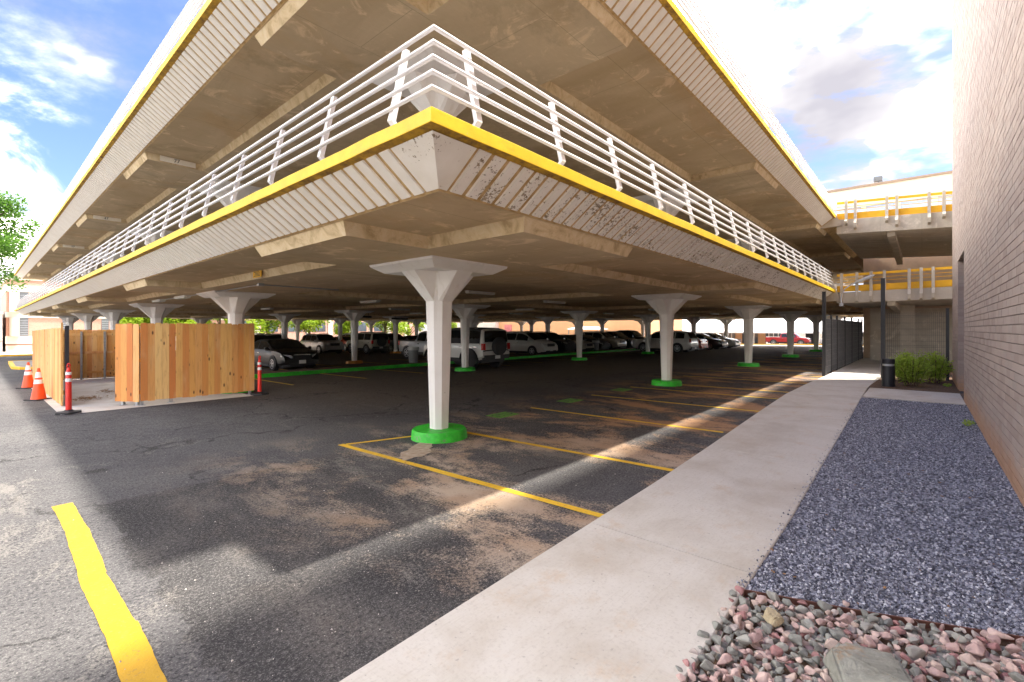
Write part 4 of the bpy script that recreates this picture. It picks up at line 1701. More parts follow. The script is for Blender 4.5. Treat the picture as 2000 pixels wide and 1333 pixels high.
# ================================================================ black mesh fence and gate posts
def wire_panel(p, q, z0, z1, parent):
    (xa, ya), (xb, yb) = p, q
    L = math.hypot(xb - xa, yb - ya)
    mb = MB()
    n = int(L / 0.05)
    for k in range(n + 1):
        t = k / n
        x, y = xa + (xb - xa) * t, ya + (yb - ya) * t
        g = gz(x, y)
        mb.bar((x, y, g + z0), (x, y, g + z1), 0.007)
    nx, ny = -(yb - ya) / L, (xb - xa) / L
    zz = z0 + 0.05
    k = 0
    while zz < z1:
        for s in (-0.007, 0.007):
            mb.bar((xa + nx * s, ya + ny * s, gz(xa, ya) + zz), (xb + nx * s, yb + ny * s, gz(xb, yb) + zz), 0.007)
        if k in (0, 5, 10):
            mb.bar((xa + nx * 0.03, ya + ny * 0.03, gz(xa, ya) + zz + 0.05), (xb + nx * 0.03, yb + ny * 0.03, gz(xb, yb) + zz + 0.05), 0.007)
        zz += 0.2
        k += 1
    o = mb.build('wire_panel', M['wire'], parent)
    return o


def steel_post(x, y, h, w, parent):
    mb = MB()
    g = gz(x, y)
    mb.box(x - w / 2, x + w / 2, y - w / 2, y + w / 2, g - 0.1, g + h)
    mb.box(x - w / 2 - 0.004, x + w / 2 + 0.004, y - w / 2 - 0.004, y + w / 2 + 0.004, g + h, g + h + 0.02)
    mb.build('post', M['black_coat'], parent)


fl = thing('mesh_fence', 'black welded mesh fence running back along the far sidewalk under the deck', 'fence', (20.31, 2.68, gz(20.3, 2.68)))
fl2 = thing('mesh_fence', 'black welded mesh fence panel behind the green shrub beside the brick wall', 'fence', (20.37, 1.0, gz(20.3, 1)))


def world_children(root):
    for c in root.children:
        c.matrix_parent_inverse = Matrix.Translation(-Vector(root.location))


fp = [(20.31, 2.68), (21.9, 2.66), (23.2, 2.62), (25.4, 2.58), (27.8, 2.55), (30.5, 2.52), (32.3, 2.50)]
for k, (x, y) in enumerate(fp):
    steel_post(x, y, 3.05 if k == 0 else 2.22, 0.11 if k == 0 else 0.07, fl)
for a, b in zip(fp[:-1], fp[1:]):
    wire_panel((a[0] + 0.06, a[1]), (b[0] - 0.05, b[1]), 0.06, 2.08, fl)
mb = MB()
mb.box(32.2, 32.25, 2.44, 2.56, 0.9, 1.1)
mb.build('latch', M['galv'], fl)
world_children(fl)
steel_post(20.37, 1.0, 3.42, 0.115, fl2)
steel_post(20.55, -0.62, 2.36, 0.08, fl2)
wire_panel((20.43, 0.93), (20.55, -0.58), 0.06, 2.26, fl2)
world_children(fl2)

# bollard light
t = thing('bollard_light', 'short black cylindrical bollard light beside the shrub', 'bollard', (17.55, 0.74, gz(17.5, .7) + 0.05))
MB().lathe([(0.155, 0), (0.155, 0.60)], seg=24).build('shaft', M['black_coat'], t, 40)
MB().lathe([(0.135, 0.60), (0.135, 0.66)], seg=24).build('lens', M['lamp_grey'], t, 40)
MB().lathe([(0.155, 0.66), (0.155, 0.78), (0.145, 0.80)], seg=24).build('cap', M['black_coat'], t, 40)

# cobra-head lamp on the end of the deck
t = thing('street_lamp', 'grey cobra-head lamp on a bent arm at the end of the lower deck', 'lamp', (22.85, 2.42, 2.78))
MB().tube([(0, 0, 0), (0, 0.03, 0.16), (0, 0.0, 0.42), (0, -0.10, 0.60), (0, -0.30, 0.76), (0, -0.40, 0.80)], 0.022).build('arm', M['lamp_grey'], t, 50)
mb = MB()
rings = []
for (s, w, h0, h1) in ((0, .03, -.02, .03), (0.08, .065, -.045, .055), (0.30, .105, -.07, .085), (0.52, .10, -.05, .075), (0.66, .045, -.01, .035)):
    rings.append([(math.cos(a) * w, -0.38 - s, 0.80 + s * 0.42 + (h1 if math.sin(a) > 0 else -h0) * math.sin(a)) for a in np.linspace(0, 2 * math.pi, 13)[:-1]])
mb.loft(rings)
mb.build('lamp_head', M['lamp_grey'], t, 60, True)
MB().box(-0.06, 0.06, -0.05, 0.08, -0.08, 0.04).build('bracket', M['galv'], t)


# ================================================================ shrubs and trees
def shrub(x, y, r, h, n, label):
    t = thing('shrub', label, 'shrub', (x, y, gz(x, y) + 0.05))
    mb = MB()
    stems = MB()
    for k in range(26):
        a = random.uniform(0, 6.28)
        rr = r * random.uniform(0.2, 1.0)
        tip = Vector((rr * math.cos(a), rr * math.sin(a), h * random.uniform(0.6, 1.0) * (1 - 0.35 * (rr / r) ** 2)))
        root = Vector((0.12 * math.cos(a), 0.12 * math.sin(a), 0))
        stems.tube([root, root.lerp(tip, 0.5) + Vector((0, 0, 0.08)), tip], 0.006, 5)
        for _ in range(n // 26):
            f = random.uniform(0.15, 1.02)
            p = root.lerp(tip, f) + Vector((0, 0, 0.25 * f * (1 - f)))
            d = Vector((random.gauss(0, 1), random.gauss(0, 1), random.gauss(0.25, .7))).normalized()
            s = random.uniform(0.05, 0.11)
            w = d.cross(Vector((random.gauss(0, 1), random.gauss(0, 1), random.gauss(0, 1)))).normalized() * s * 0.17
            p = p + d * random.uniform(0.0, 0.1)
            mb.add([p, p + d * s * 0.5 + w, p + d * s, p + d * s * 0.5 - w], [(0, 1, 2, 3)])
    mb.build('foliage', M['leaf_shrub'], t)
    stems.build('stem', M['bark'], t)
    return t


shrub(18.15, 0.22, 0.50, 1.08, 3400, 'bright green feathery shrub directly right of the black bollard')
shrub(19.35, -0.28, 0.42, 1.05, 2400, 'smaller bright green shrub in the mulch between fence and brick wall')
shrub(19.5, 0.45, 0.34, 0.95, 1600, 'green shrub against the mesh fence behind the larger shrub')


def tree(x, y, h, cz, r, rz, n, leaf_size, m, label, clumps=16, group=None, limbs=7):
    g = gz(x, y)
    t = thing('tree', label, 'tree', (x, y, g), 0, group)
    tr = MB()
    top = cz + rz * 0.45
    tr.tube([(0, 0, -0.2), (0.05, 0.02, top * 0.3), (-0.04, 0.06, top * 0.6), (0.03, 0, top)], [r * 0.075, r * 0.06, r * 0.045, r * 0.012], 8)
    cl_ = []
    for k in range(clumps):
        v = Vector((random.gauss(0, 1), random.gauss(0, 1), random.gauss(0, 1))).normalized() * random.uniform(0.35, 0.86)
        c = Vector((v.x * r, v.y * r, cz + v.z * rz))
        cl_.append((c, random.uniform(0.26, 0.46) * r))
    for c, cr in cl_[:limbs]:
        s = Vector((0, 0, max(1.0, c.z - rz * 0.7)))
        tr.tube([s, s.lerp(c, 0.55) + Vector((0, 0, 0.2)), c], [r * 0.03, r * 0.02, r * 0.008], 5)
    lf = MB()
    for c, cr in cl_:
        k = int(n / clumps * (cr / (0.36 * r)) ** 2)
        for _ in range(k):
            v = Vector((random.gauss(0, 1), random.gauss(0, 1), random.gauss(0, 0.8))).normalized() * (random.random() ** 0.4)
            p = c + v * cr
            s = leaf_size * random.uniform(0.6, 1.4)
            a = Vector((random.gauss(0, 1), random.gauss(0, 1), random.gauss(0, .6))).normalized()
            b = a.cross(Vector((random.gauss(0, .6), random.gauss(0, .6), 1))).normalized()
            lf.add([p - a * s * .5, p + b * s * .33, p + a * s * .6, p - b * s * .33], [(0, 1, 2, 3)])
    tr.build('trunk', M['bark'], t, 60)
    lf.build('crown', m, t)
    return t


tree(0.1, 63.5, 16, 11.4, 4.2, 5.2, 19000, 0.24, M['leaf_green'], 'tall dark green tree rising beyond the far left end of the deck', 26)
TG = 'bright trees beyond the far side of the garage'
for k, (x, y, r, lab) in enumerate(((11.8, 65.5, 2.6, 'bright green tree beyond the garage, leftmost above the cedar boards'), (15.8, 64.5, 2.4, 'bright green tree beyond the garage, second from the left above the cedar boards'),
                                    (20.0, 65.5, 2.5, 'bright green tree beyond the garage, third from the left above the cedar boards'), (25.2, 64.5, 3.3, 'lime green tree beyond the garage behind the black sedan'),
                                    (31.2, 65.5, 3.4, 'lime green tree beyond the garage above the grey crossover'), (37.2, 66.5, 2.7, 'lime green tree beyond the garage above the beige off-roader'),
                                    (43.4, 65.0, 3.4, 'leafy green tree beyond the garage above the dark hatchback'), (49.0, 66.5, 3.2, 'leafy green tree beyond the garage above the grey pickup'),
                                    (57.5, 67.0, 3.0, 'leafy green tree beyond the garage above the white off-roader'))):
    tree(x, y, 7, 3.7, r, 2.7, 3400, 0.34, M['leaf_bright'], lab, 13, TG)
tree(92, 10.5, 9, 6.0, 3.2, 3.0, 1500, 0.35, M['leaf_green'], 'street tree with brown trunk beyond the white canopy', 12)


# ================================================================ surrounding buildings
def bpart(root, name, m, fn, parent=None):
    mb = MB()
    fn(mb)
    o = mb.build(name, m, parent or root)
    if parent is None:
        o.matrix_parent_inverse = Matrix.Translation(-Vector(root.location))
    return o


# pink brick block at the far left
pb = thing('brick_office', 'pink brick office block with cream bands and a cream corner column at far left', 'building', (10, 70, -0.7))
bpart(pb, 'wall', M['pink_brick'], lambda b: b.box(2.05, 24, 70, 84, -0.9, 6.85))
bpart(pb, 'cornice', M['cream'], lambda b: b.box(1.98, 24.05, 69.92, 84.05, 6.85, 7.25))
for z0, z1 in ((5.60, 6.28), (2.95, 3.50), (0.25, 1.05)):
    bpart(pb, 'cream_band', M['cream'], lambda b: b.box(2.0, 24.02, 69.88, 84.02, z0, z1))
bpart(pb, 'base_wall', M['concrete_raw'], lambda b: b.box(2.02, 24.03, 69.80, 84.03, -0.95, 0.10))
for z0, z1 in ((3.5, 5.6), (1.05, 2.95)):
    MBc = MB().lathe([(0.36, z0), (0.36, z1)], 2.62, 69.78, 18)
    o = MBc.build('corner_column', M['cream'], pb, 40)
    o.matrix_parent_inverse = Matrix.Translation(-Vector(pb.location))
    for xx in (3.0, 6.2, 9.4):
        w = bpart(pb, 'window', M['louver'], lambda b: b.box(xx, xx + 0.62, 69.93, 70.02, z0 + 0.02, z1 - 0.02))
        for k in range(7):
            bpart(pb, 'louver_bar', M['galv'], lambda b: b.box(xx + 0.02, xx + 0.60, 69.90, 69.93, z0 + 0.1 + k * (z1 - z0 - 0.2) / 7, z0 + 0.16 + k * (z1 - z0 - 0.2) / 7), w)
    o.name = 'corner_column'
lw = thing('stucco_building', 'pale stucco building wall at the left edge beside the pink brick block', 'building', (-10, 68, -0.7))
bpart(lw, 'wall', M['pale_stucco'], lambda b: b.box(-40, 1.75, 68, 82, -0.9, 3.3))
bpart(lw, 'coping', M['warm_white'], lambda b: b.box(-40.05, 1.8, 67.93, 82, 3.3, 3.5))
bpart(lw, 'reveal', M['pink_brick'], lambda b: b.box(-40.02, 1.77, 67.96, 68.01, 0.55, 0.6))

# low brick block behind the bright trees
lb = thing('low_brick_block', 'long low reddish brick block with cream piers behind the bright trees', 'building', (45, 86, -0.7))
bpart(lb, 'wall', M['pink_brick'], lambda b: b.box(26, 66, 86, 98, -0.9, 4.4))
bpart(lb, 'roof_edge', M['cream'], lambda b: b.box(25.9, 66.1, 85.9, 98.1, 4.4, 4.9))
for k in range(9):
    bpart(lb, 'pier', M['cream'], lambda b: b.box(27 + k * 4.4, 27.8 + k * 4.4, 85.75, 85.99, -0.8, 4.4))
for k in range(8):
    w = bpart(lb, 'window', M['window_glass'], lambda b: b.box(28.3 + k * 4.4, 30.9 + k * 4.4, 85.93, 85.99, 1.3, 3.2))

# peach building on the far right side
pe = thing('peach_building', 'sunlit peach coloured building behind the parked cars at centre', 'building', (68, 50, -0.3))
bpart(pe, 'wall', M['peach'], lambda b: b.box(67, 80, 31, 62, -0.8, 7.5))
bpart(pe, 'wing', M['pale_stucco'], lambda b: b.box(66.3, 80, 62, 80, -0.8, 7.0))
bpart(pe, 'beam', M['cream'], lambda b: b.box(66.2, 66.29, 62.2, 79.5, 2.05, 2.9))
for k in range(7):
    w = bpart(pe, 'window', M['window_glass'], lambda b: b.box(66.22, 66.28, 63.0 + k * 2.3, 64.3 + k * 2.3, 0.2, 1.9))
    bpart(pe, 'window_frame', M['warm_white'], lambda b: b.box(66.18, 66.215, 63.5 + k * 2.3, 63.6 + k * 2.3, 0.2, 1.9), w)
bpart(pe, 'mural', plain('mural', (0.62, 0.20, 0.19), 0.8, 0, 0.2, 1.5), lambda b: b.box(66.9, 66.99, 58.6, 60.4, 0.2, 2.6))
aw = thing('shade_canopy', 'small white flat canopy on thin poles in front of the peach wall', 'canopy', (64, 41, -0.2))
bpart(aw, 'roof', M['warm_white'], lambda b: b.loft([[(62.5, 37, 1.75), (65.5, 37, 1.75), (65.5, 43, 1.75), (62.5, 43, 1.75)], [(63.5, 38.5, 2.15), (64.6, 38.5, 2.15), (64.6, 41.8, 2.15), (63.5, 41.8, 2.15)]]))
for (x, y) in ((62.7, 37.3), (62.7, 42.7), (65.3, 37.3), (65.3, 42.7)):
    bpart(aw, 'pole', M['galv'], lambda b: b.box(x - .05, x + .05, y - .05, y + .05, -0.4, 1.76))

# storefront with long white sloped canopy
sf = thing('storefront', 'long storefront with white sloped canopy roof at the far right under the deck', 'building', (101, 25, -1.2))
bpart(sf, 'canopy_roof', M['seam_roof'], lambda b: b.loft([[(98, -8, 0.98), (98, 48, 0.98), (98, 48, 1.3), (98, -8, 1.3)], [(104, -8, 3.2), (104, 48, 3.2), (104, 48, 3.9), (104, -8, 3.9)]]))
for k in range(40):
    y = -8 + k * 1.42
    bpart(sf, 'roof_seam', M['warm_white'], lambda b: b.loft([[(97.99, y - .03, 1.3), (97.99, y + .03, 1.3), (97.99, y + .03, 1.36), (97.99, y - .03, 1.36)], [(104, y - .03, 3.9), (104, y + .03, 3.9), (104, y + .03, 3.96), (104, y - .03, 3.96)]]))
bpart(sf, 'wall', M['peach'], lambda b: b.box(106, 112, 20, 48, -1.6, 4.6))
bpart(sf, 'wall', M['red_brick'], lambda b: b.box(106, 112, -8, 9, -1.6, 3.0))
for k in range(11):
    bpart(sf, 'canopy_post', M['trim_black' if k % 3 == 1 else 'cream'], lambda b: b.box(99.5, 99.8, -6 + k * 5.1, -5.6 + k * 5.1, -1.5, 1.1))
for k in range(6):
    w = bpart(sf, 'shop_window', M['window_glass'], lambda b: b.box(105.9, 105.99, 21 + k * 4.4, 24 + k * 4.4, -1.2, 0.9))
    for q in range(3):
        bpart(sf, 'mullion', M['warm_white'], lambda b: b.box(105.85, 105.89, 21.6 + k * 4.4 + q * 0.85, 21.75 + k * 4.4 + q * 0.85, -1.2, 0.9), w)
for (y0, y1, m) in ((9.6, 13, 'dark_door'), (14.6, 16.2, 'trim_black')):
    bpart(sf, 'dark_screen', M[m], lambda b: b.box(101, 101.15, y0, y1, -1.5, 1.0))
ut = thing('utility_cabinet', 'white utility cabinet standing before the storefront', 'cabinet', (99, 21, -1.15))
bpart(ut, 'case', M['warm_white'], lambda b: b.box(97.6, 98.6, 19.8, 22.0, -1.3, 0.35))
bpart(ut, 'door', M['cream'], lambda b: b.box(97.56, 97.59, 20.0, 20.85, -1.1, 0.25))
hb = thing('planter_wall', 'low dark brown wall beside the storefront walk', 'wall', (97, 29, -1.15))
bpart(hb, 'wall', plain('brown_wall', (0.11, 0.07, 0.06), 0.8), lambda b: b.box(96, 96.4, 26, 31, -1.3, -0.1))

# penthouse and stair tower behind the ramp
pt = thing('stair_tower', 'tan stair tower with window band and cream parapet above the yellow ramp rails', 'building', (38, -3, 0))
bpart(pt, 'wall', M['tan_brick'], lambda b: b.box(34.2, 44, -12, 2.58, -0.2, 7.85))
bpart(pt, 'wall', M['tan_brick'], lambda b: b.box(34.2, 44, 2.58, 4.3, 6.24, 7.85))
bpart(pt, 'parapet', M['cream'], lambda b: b.box(34.1, 44.1, -12.1, 4.4, 8.95, 10.05))
bpart(pt, 'parapet_cap', plain('brown_cap', (0.30, 0.22, 0.16), 0.7), lambda b: b.box(34.0, 44.2, -12.2, 4.5, 10.05, 10.17))
bpart(pt, 'core', M['cream'], lambda b: b.box(34.6, 43.6, -11.6, 4.0, 7.85, 8.95))
for k in range(9):
    bpart(pt, 'window_pane', M['sky_glass'], lambda b: b.box(34.25, 34.32, -9.7 + k * 1.55, -8.4 + k * 1.55, 7.86, 8.94))
    bpart(pt, 'mullion', M['cream'], lambda b: b.box(34.2, 34.4, -8.4 + k * 1.55, -8.15 + k * 1.55, 7.85, 8.95))
fd = thing('floodlight', 'small grey floodlight on the parapet of the stair tower', 'lamp', (34.3, 1.9, 10.17))
MB().box(-0.04, 0.04, -0.04, 0.04, 0, 0.14).build('bracket', M['galv'], fd)
MB().box(-0.16, 0.12, -0.2, 0.2, 0.12, 0.38).build('housing', M['plastic_grey'], fd)

# far kerbs and paving at the left
fw = struct(sheet('far_pavement', span(-40, 24, 8), [58.6, 62, 66, 69.9], M['sidewalk'], 0.12))
mb = MB()
for a, b in zip(span(-40, 20, 4), span(-36, 24, 4)):
    mb.bar((a, 58.5, gz(0, 58.5) + 0.06), (b, 58.5, gz(0, 58.5) + 0.06), 0.2, 0.16)
struct(mb.build('yellow_kerb', M['yellow_dull']))
mb = MB()
ip_ = [(1.38, 41.6), (1.30, 35.4), (1.55, 34.4), (2.2, 34.0), (5.0, 34.0), (5.0, 41.6)]
g = gz(2, 36)
mb.loft([[(x, y, g - 0.1) for x, y in ip_], [(x, y, g + 0.13) for x, y in ip_]])
isl = struct(mb.build('parking_island', M['floor_deck'], fix=True))
for k in range(len(ip_)):
    a, b = ip_[k], ip_[(k + 1) % len(ip_)]
    MB().bar((a[0], a[1], g + 0.06), (b[0], b[1], g + 0.06), 0.16, 0.16).build('kerb', M['yellow_dull'], isl)
# kerb and bright paving on the far side of the garage
struct(sheet('street_pavement', span(54.5, 57, 0.5), span(-6, 60, 6), M['sidewalk'], 0.03))
mb = MB()
for a, b in zip(span(-6, 52, 4), span(-2, 56, 4)):
    x = 57.6
    mb.bar((x, a, gz(x, a) + 0.06), (x, b, gz(x, b) + 0.06), 0.3, 0.18)
struct(mb.build('street_kerb', M['yellow_dull']))

# median with a green painted kerb between the stall rows
mb = MB()
xs = span(4, 42, 2)
mb.loft([[(x, 19.35, gz(x, 19.4) - 0.05), (x, 20.7, gz(x, 20.7) - 0.05), (x, 20.7, gz(x, 20.7) + 0.13), (x, 19.35, gz(x, 19.4) + 0.13)] for x in xs])
md = struct(mb.build('median', plain('median_dirt', (0.16, 0.085, 0.05), 0.9, 0, 0.25, 2), fix=True))
mb = MB()
mb.loft([[(x, 19.22, gz(x, 19.3) - 0.05), (x, 19.349, gz(x, 19.3) - 0.05), (x, 19.349, gz(x, 19.3) + 0.15), (x, 19.22, gz(x, 19.3) + 0.15)] for x in xs])
mb.build('green_kerb', M['green_paint'], md, fix=True)


# trash cans
def bin_(x, y, z, label):
    t = thing('trash_can', label, 'trash can', (x, y, z))
    MB().lathe([(0.22, 0), (0.235, 0.05), (0.27, 0.78), (0.275, 0.80)], seg=20).build('body', M['plastic_grey'], t, 40)
    MB().lathe([(0.30, 0.66), (0.295, 0.72), (0.30, 0.79), (0.29, 0.83), (0.25, 0.825)], seg=20, cap=False).build('liner', M['bag'], t, 40)
    MB().lathe([(0.285, 0.60), (0.285, 0.635)], seg=20).build('rim', M['plastic_grey'], t, 40)


bin_(15.2, 20.2, gz(15, 20) + 0.13, 'grey round trash can with clear liner on the green kerbed median')
bin_(33.4, 20.1, gz(33, 20) + 0.13, 'grey trash can in the dark stalls at centre right on the median')


# ================================================================ vehicles
def wheel_meshes(r, w, rim_m):
    ty = MB()
    seg = 22
    prof = [(r * 0.66, -w / 2), (r * 0.93, -w / 2), (r, -w / 2 + 0.03), (r, w / 2 - 0.03), (r * 0.93, w / 2), (r * 0.66, w / 2)]
    rings = [[(q * math.cos(a), z, q * math.sin(a)) for a in np.linspace(0, 2 * math.pi, seg + 1)[:-1]] for q, z in prof]
    ty.loft(rings, True, True)
    ri = MB()
    # rim: outer ring, recessed disc, spokes
    rr = r * 0.67
    rings = [[(q * math.cos(a), z, q * math.sin(a)) for a in np.linspace(0, 2 * math.pi, seg + 1)[:-1]] for q, z in ((rr, w / 2 + 0.004), (rr * 0.88, w / 2 + 0.006), (rr * 0.86, w / 2 - 0.05))]
    ri.loft(rings, True, False)
    for k in range(5):
        a = 2 * math.pi * k / 5 + 0.3
        for da in (-0.13, 0.13):
            c, s = math.cos(a + da), math.sin(a + da)
            ri.bar((0.12 * rr * c, w / 2 - 0.005, 0.12 * rr * s), (0.93 * rr * c, w / 2 - 0.012, 0.93 * rr * s), 0.045, 0.02, up=(0, 1, 0))
    ri.loft([[(0.2 * rr * math.cos(a), z, 0.2 * rr * math.sin(a)) for a in np.linspace(0, 2 * math.pi, 11)[:-1]] for z in (w / 2 - 0.03, w / 2 + 0.004)])
    a = ty.mesh('tyre', M['rubber'], 40)
    b = ri.mesh('rim', rim_m, 40)
    for me in (a, b):
        bm = bmesh.new()
        bm.from_mesh(me)
        bmesh.ops.recalc_face_normals(bm, faces=bm.faces)
        bm.to_mesh(me)
        bm.free()
    return a, b


CAR = {
    # top line (x from the rear to the front), belt height, width, wheel radius, axles (rear, front), windows, windscreen span, rear glass span
    'sedan': dict(L=4.85, W=1.84, top=[(-2.42, .70), (-2.36, .98), (-1.75, 1.06), (-0.85, 1.42), (-0.1, 1.46), (0.35, 1.41), (1.25, 1.02), (2.1, .86), (2.36, .68), (2.42, .55)],
                  belt=.93, r=.33, ax=(-1.40, 1.40), win=((-1.45, -0.42), (-0.36, 0.78)), ws=(0.38, 1.22), rg=(-1.72, -0.88)),
    'suv': dict(L=4.65, W=1.86, top=[(-2.32, .72), (-2.30, 1.05), (-2.02, 1.55), (-1.5, 1.66), (0.1, 1.68), (0.45, 1.62), (1.2, 1.12), (2.05, 1.0), (2.28, .82), (2.32, .6)],
                belt=1.05, r=.36, ax=(-1.36, 1.36), win=((-1.85, -1.2), (-1.12, -0.28), (-0.22, 0.72)), ws=(0.48, 1.17), rg=(-2.27, -2.03)),
    'van': dict(L=4.9, W=1.9, top=[(-2.45, .70), (-2.43, 1.05), (-2.22, 1.60), (-1.6, 1.70), (0.2, 1.72), (0.65, 1.62), (1.55, 1.12), (2.2, .95), (2.42, .75), (2.45, .55)],
                belt=1.05, r=.34, ax=(-1.45, 1.45), win=((-2.0, -1.25), (-1.15, -0.15), (-0.08, 1.0)), ws=(0.68, 1.5), rg=(-2.4, -2.24)),
    'offroad': dict(L=4.0, W=1.76, top=[(-1.98, .80), (-1.97, 1.12), (-1.92, 1.72), (-1.5, 1.80), (0.0, 1.81), (0.28, 1.76), (0.75, 1.16), (1.75, 1.08), (1.97, .95), (2.0, .6)],
                    belt=1.1, r=.39, ax=(-1.2, 1.25), win=((-1.75, -0.85), (-0.78, 0.42)), ws=(0.31, 0.73), rg=(-1.965, -1.925), tumble=0.14),
    'pickup': dict(L=5.5, W=1.9, top=[(-2.75, .85), (-2.73, 1.16), (-0.98, 1.18), (-0.90, 1.30), (-0.72, 1.74), (-0.4, 1.80), (0.6, 1.80), (0.9, 1.74), (1.55, 1.20), (2.5, 1.08), (2.72, .9), (2.75, .6)],
                   belt=1.12, r=.40, ax=(-1.72, 1.75), win=((-0.68, 0.12), (0.18, 1.12)), ws=(0.93, 1.52), rg=(-0.9, -0.74)),
}


def make_car(kind, pm, label, x, y, phi, rim='alloy', spare=False, dark_top=False, flares=False, plate_front=False, scale=1.0):
    c = CAR[kind]
    L, W, r = c['L'], c['W'] / 2, c['r']
    t = thing('parked_' + {'sedan': 'sedan', 'suv': 'crossover', 'van': 'minivan', 'offroad': 'offroader', 'pickup': 'pickup'}[kind], label, 'car' if kind != 'pickup' else 'pickup truck', (x, y, gz(x, y)), phi)
    t.scale = (scale, scale, scale)
    tx, tz = [p[0] for p in c['top']], [p[1] for p in c['top']]
    ztop = lambda q: float(np.interp(q, tx, tz))
    tum = c.get('tumble', 0.34)
    z0 = 0.24 if kind not in ('offroad', 'pickup') else 0.40

    def half(q):
        e = abs(q) / (L / 2)
        return W * (1 - (0.13 if kind != 'offroad' else 0.05) * e ** 5)

    def sect(q):
        zt = ztop(q)
        b = min(c['belt'] + 0.03 * (-q / L), zt - 0.02)
        w = half(q)
        gh = max(0.0, zt - b - 0.05)
        wt = w * 0.975 - gh * tum - 0.03
        zb = z0 + 0.10 * max(0, abs(q) / (L / 2) - 0.8) / 0.2
        return [(w * 0.86, zb), (w * 0.985, zb + 0.10), (w, zb + (b - zb) * 0.55), (w * 0.978, b), (wt, zt - 0.035 if gh > 0 else zt - 0.008), (wt * 0.82, zt), (0, zt + 0.018)]

    qs = sorted(set([round(v, 3) for v in list(np.linspace(-L / 2, L / 2, 25)) + tx]))
    rings = []
    for q in qs:
        s = sect(q)
        rings.append([(q, w, z) for w, z in s] + [(q, -w, z) for w, z in reversed(s[:-1])])
    body = MB()
    body.loft(rings, close=True, cap=True)
    body = body.build('body', M[pm], t, 32, True)
    # underbody
    MB().box(-L / 2 + 0.25, L / 2 - 0.25, -W * 0.82, W * 0.82, 0.18 if z0 < 0.3 else 0.3, z0 + 0.06).build('underbody', M['trim_black'], t)

    def surf(q, k, v, off):
        """point on the side between belt (v=0) and roof edge (v=1)"""
        s = sect(q)
        a, b = s[3], s[4]
        w, z = a[0] + (b[0] - a[0]) * v, a[1] + (b[1] - a[1]) * v
        return (q, k * (w + off), z + off * 0.3)
    for (qa, qb) in c['win']:
        for k in (1, -1):
            mb = MB()
            n = 6
            lo, hi = [], []
            for q in np.linspace(qa, qb, n):
                lo.append(surf(q, k, 0.10, 0.006))
                hi.append(surf(q, k, 0.88, 0.006))
            pts = lo + hi[::-1]
            mb.v = pts
            mb.f = [(i, i + 1, 2 * n - 2 - i, 2 * n - 1 - i) for i in range(n - 1)]
            mb.build('side_window', M['car_glass'], t)
    for nm, (qa, qb) in (('windscreen', c['ws']), ('rear_window', c['rg'])):
        mb = MB()
        n = 5
        rows = []
        d = 1 if nm == 'windscreen' else -1
        for q in np.linspace(qa, qb, n):
            s = sect(q)
            ws = min(s[4][0], W * 0.86) * 0.95
            zz = ztop(q)
            rows.append([(q + d * 0.010, -ws, zz + 0.0), (q + d * 0.010, -ws * 0.5, zz + 0.026), (q + d * 0.010, 0, zz + 0.034), (q + d * 0.010, ws * 0.5, zz + 0.026), (q + d * 0.010, ws, zz + 0.0)])
        for row in rows:
            mb.v += row
        for i in range(n - 1):
            for j in range(4):
                mb.f.append((i * 5 + j, i * 5 + j + 1, (i + 1) * 5 + j + 1, (i + 1) * 5 + j))
        mb.build(nm, M['car_glass'], t, fix=True)
    # wheels and arches
    ty, ri = wheel_meshes(r, 0.22, M[rim])
    for ax in c['ax']:
        for k in (1, -1):
            MB().loft([[(ax + (r + 0.075) * math.cos(a), k * v, r + (r + 0.075) * math.sin(a)) for a in np.linspace(-0.25, math.pi + 0.25, 15)] for v in (W * 0.6, W + 0.004)]).build('wheel_arch', M['trim_black'], t, fix=True)
            wh = bpy.data.objects.new('wheel', None)
            COL.objects.link(wh)
            wh.parent = t
            wh.location = (ax, k * (W - 0.095), r)
            wh.rotation_euler = (0, 0, 0 if k > 0 else math.pi)
            link('tyre', ty, wh)
            link('rim', ri, wh)
            if flares:
                mb = MB()
                pts = [(ax + (r + 0.13) * math.cos(a), r + 0.02 + (r + 0.13) * math.sin(a)) for a in np.linspace(0.15, math.pi - 0.15, 9)]
                mb.loft([[(px, k * (W - 0.05), pz), (px, k * (W + 0.12), pz), (px, k * (W + 0.12), pz - 0.05), (px, k * (W - 0.05), pz - 0.05)] for px, pz in pts])
                mb.build('fender_flare', M['trim_black'], t, fix=True)
    # lights, bumpers, grille, mirrors, plates, handles, sills
    fz, rz_ = min(c['belt'] - 0.18, ztop(L / 2 - 0.2) - 0.12), c['belt'] - 0.10
    for k in (1, -1):
        yy = k * half(L / 2 - 0.12)
        mb = MB()
        mb.loft([[(L / 2 - 0.04, yy * 0.55, fz - 0.04), (L / 2 - 0.04, yy * 0.55, fz + 0.07), (L / 2 - 0.05, yy * 0.62, fz + 0.09)],
                 [(L / 2 - 0.30, yy * 1.035, fz + 0.02), (L / 2 - 0.32, yy * 1.035, fz + 0.13), (L / 2 - 0.36, yy * 1.02, fz + 0.15)]])
        mb.v = [(a + 0.05, b, z) for a, b, z in mb.v]
        mb.build('headlight', M['lens_clear'], t, fix=True)
        ty_ = k * half(-L / 2 + 0.06)
        mb = MB()
        if kind in ('offroad', 'pickup', 'van', 'suv'):
            mb.box(-L / 2 - 0.02, -L / 2 + 0.10, min(ty_ * 0.84, ty_ * 1.015), max(ty_ * 0.84, ty_ * 1.015), rz_ - 0.14, rz_ + 0.14)
        else:
            mb.box(-L / 2 - 0.02, -L / 2 + 0.20, min(ty_ * 0.62, ty_ * 1.03), max(ty_ * 0.62, ty_ * 1.03), rz_ - 0.08, rz_ + 0.06)
        mb.build('taillight', M['lens_red'], t)
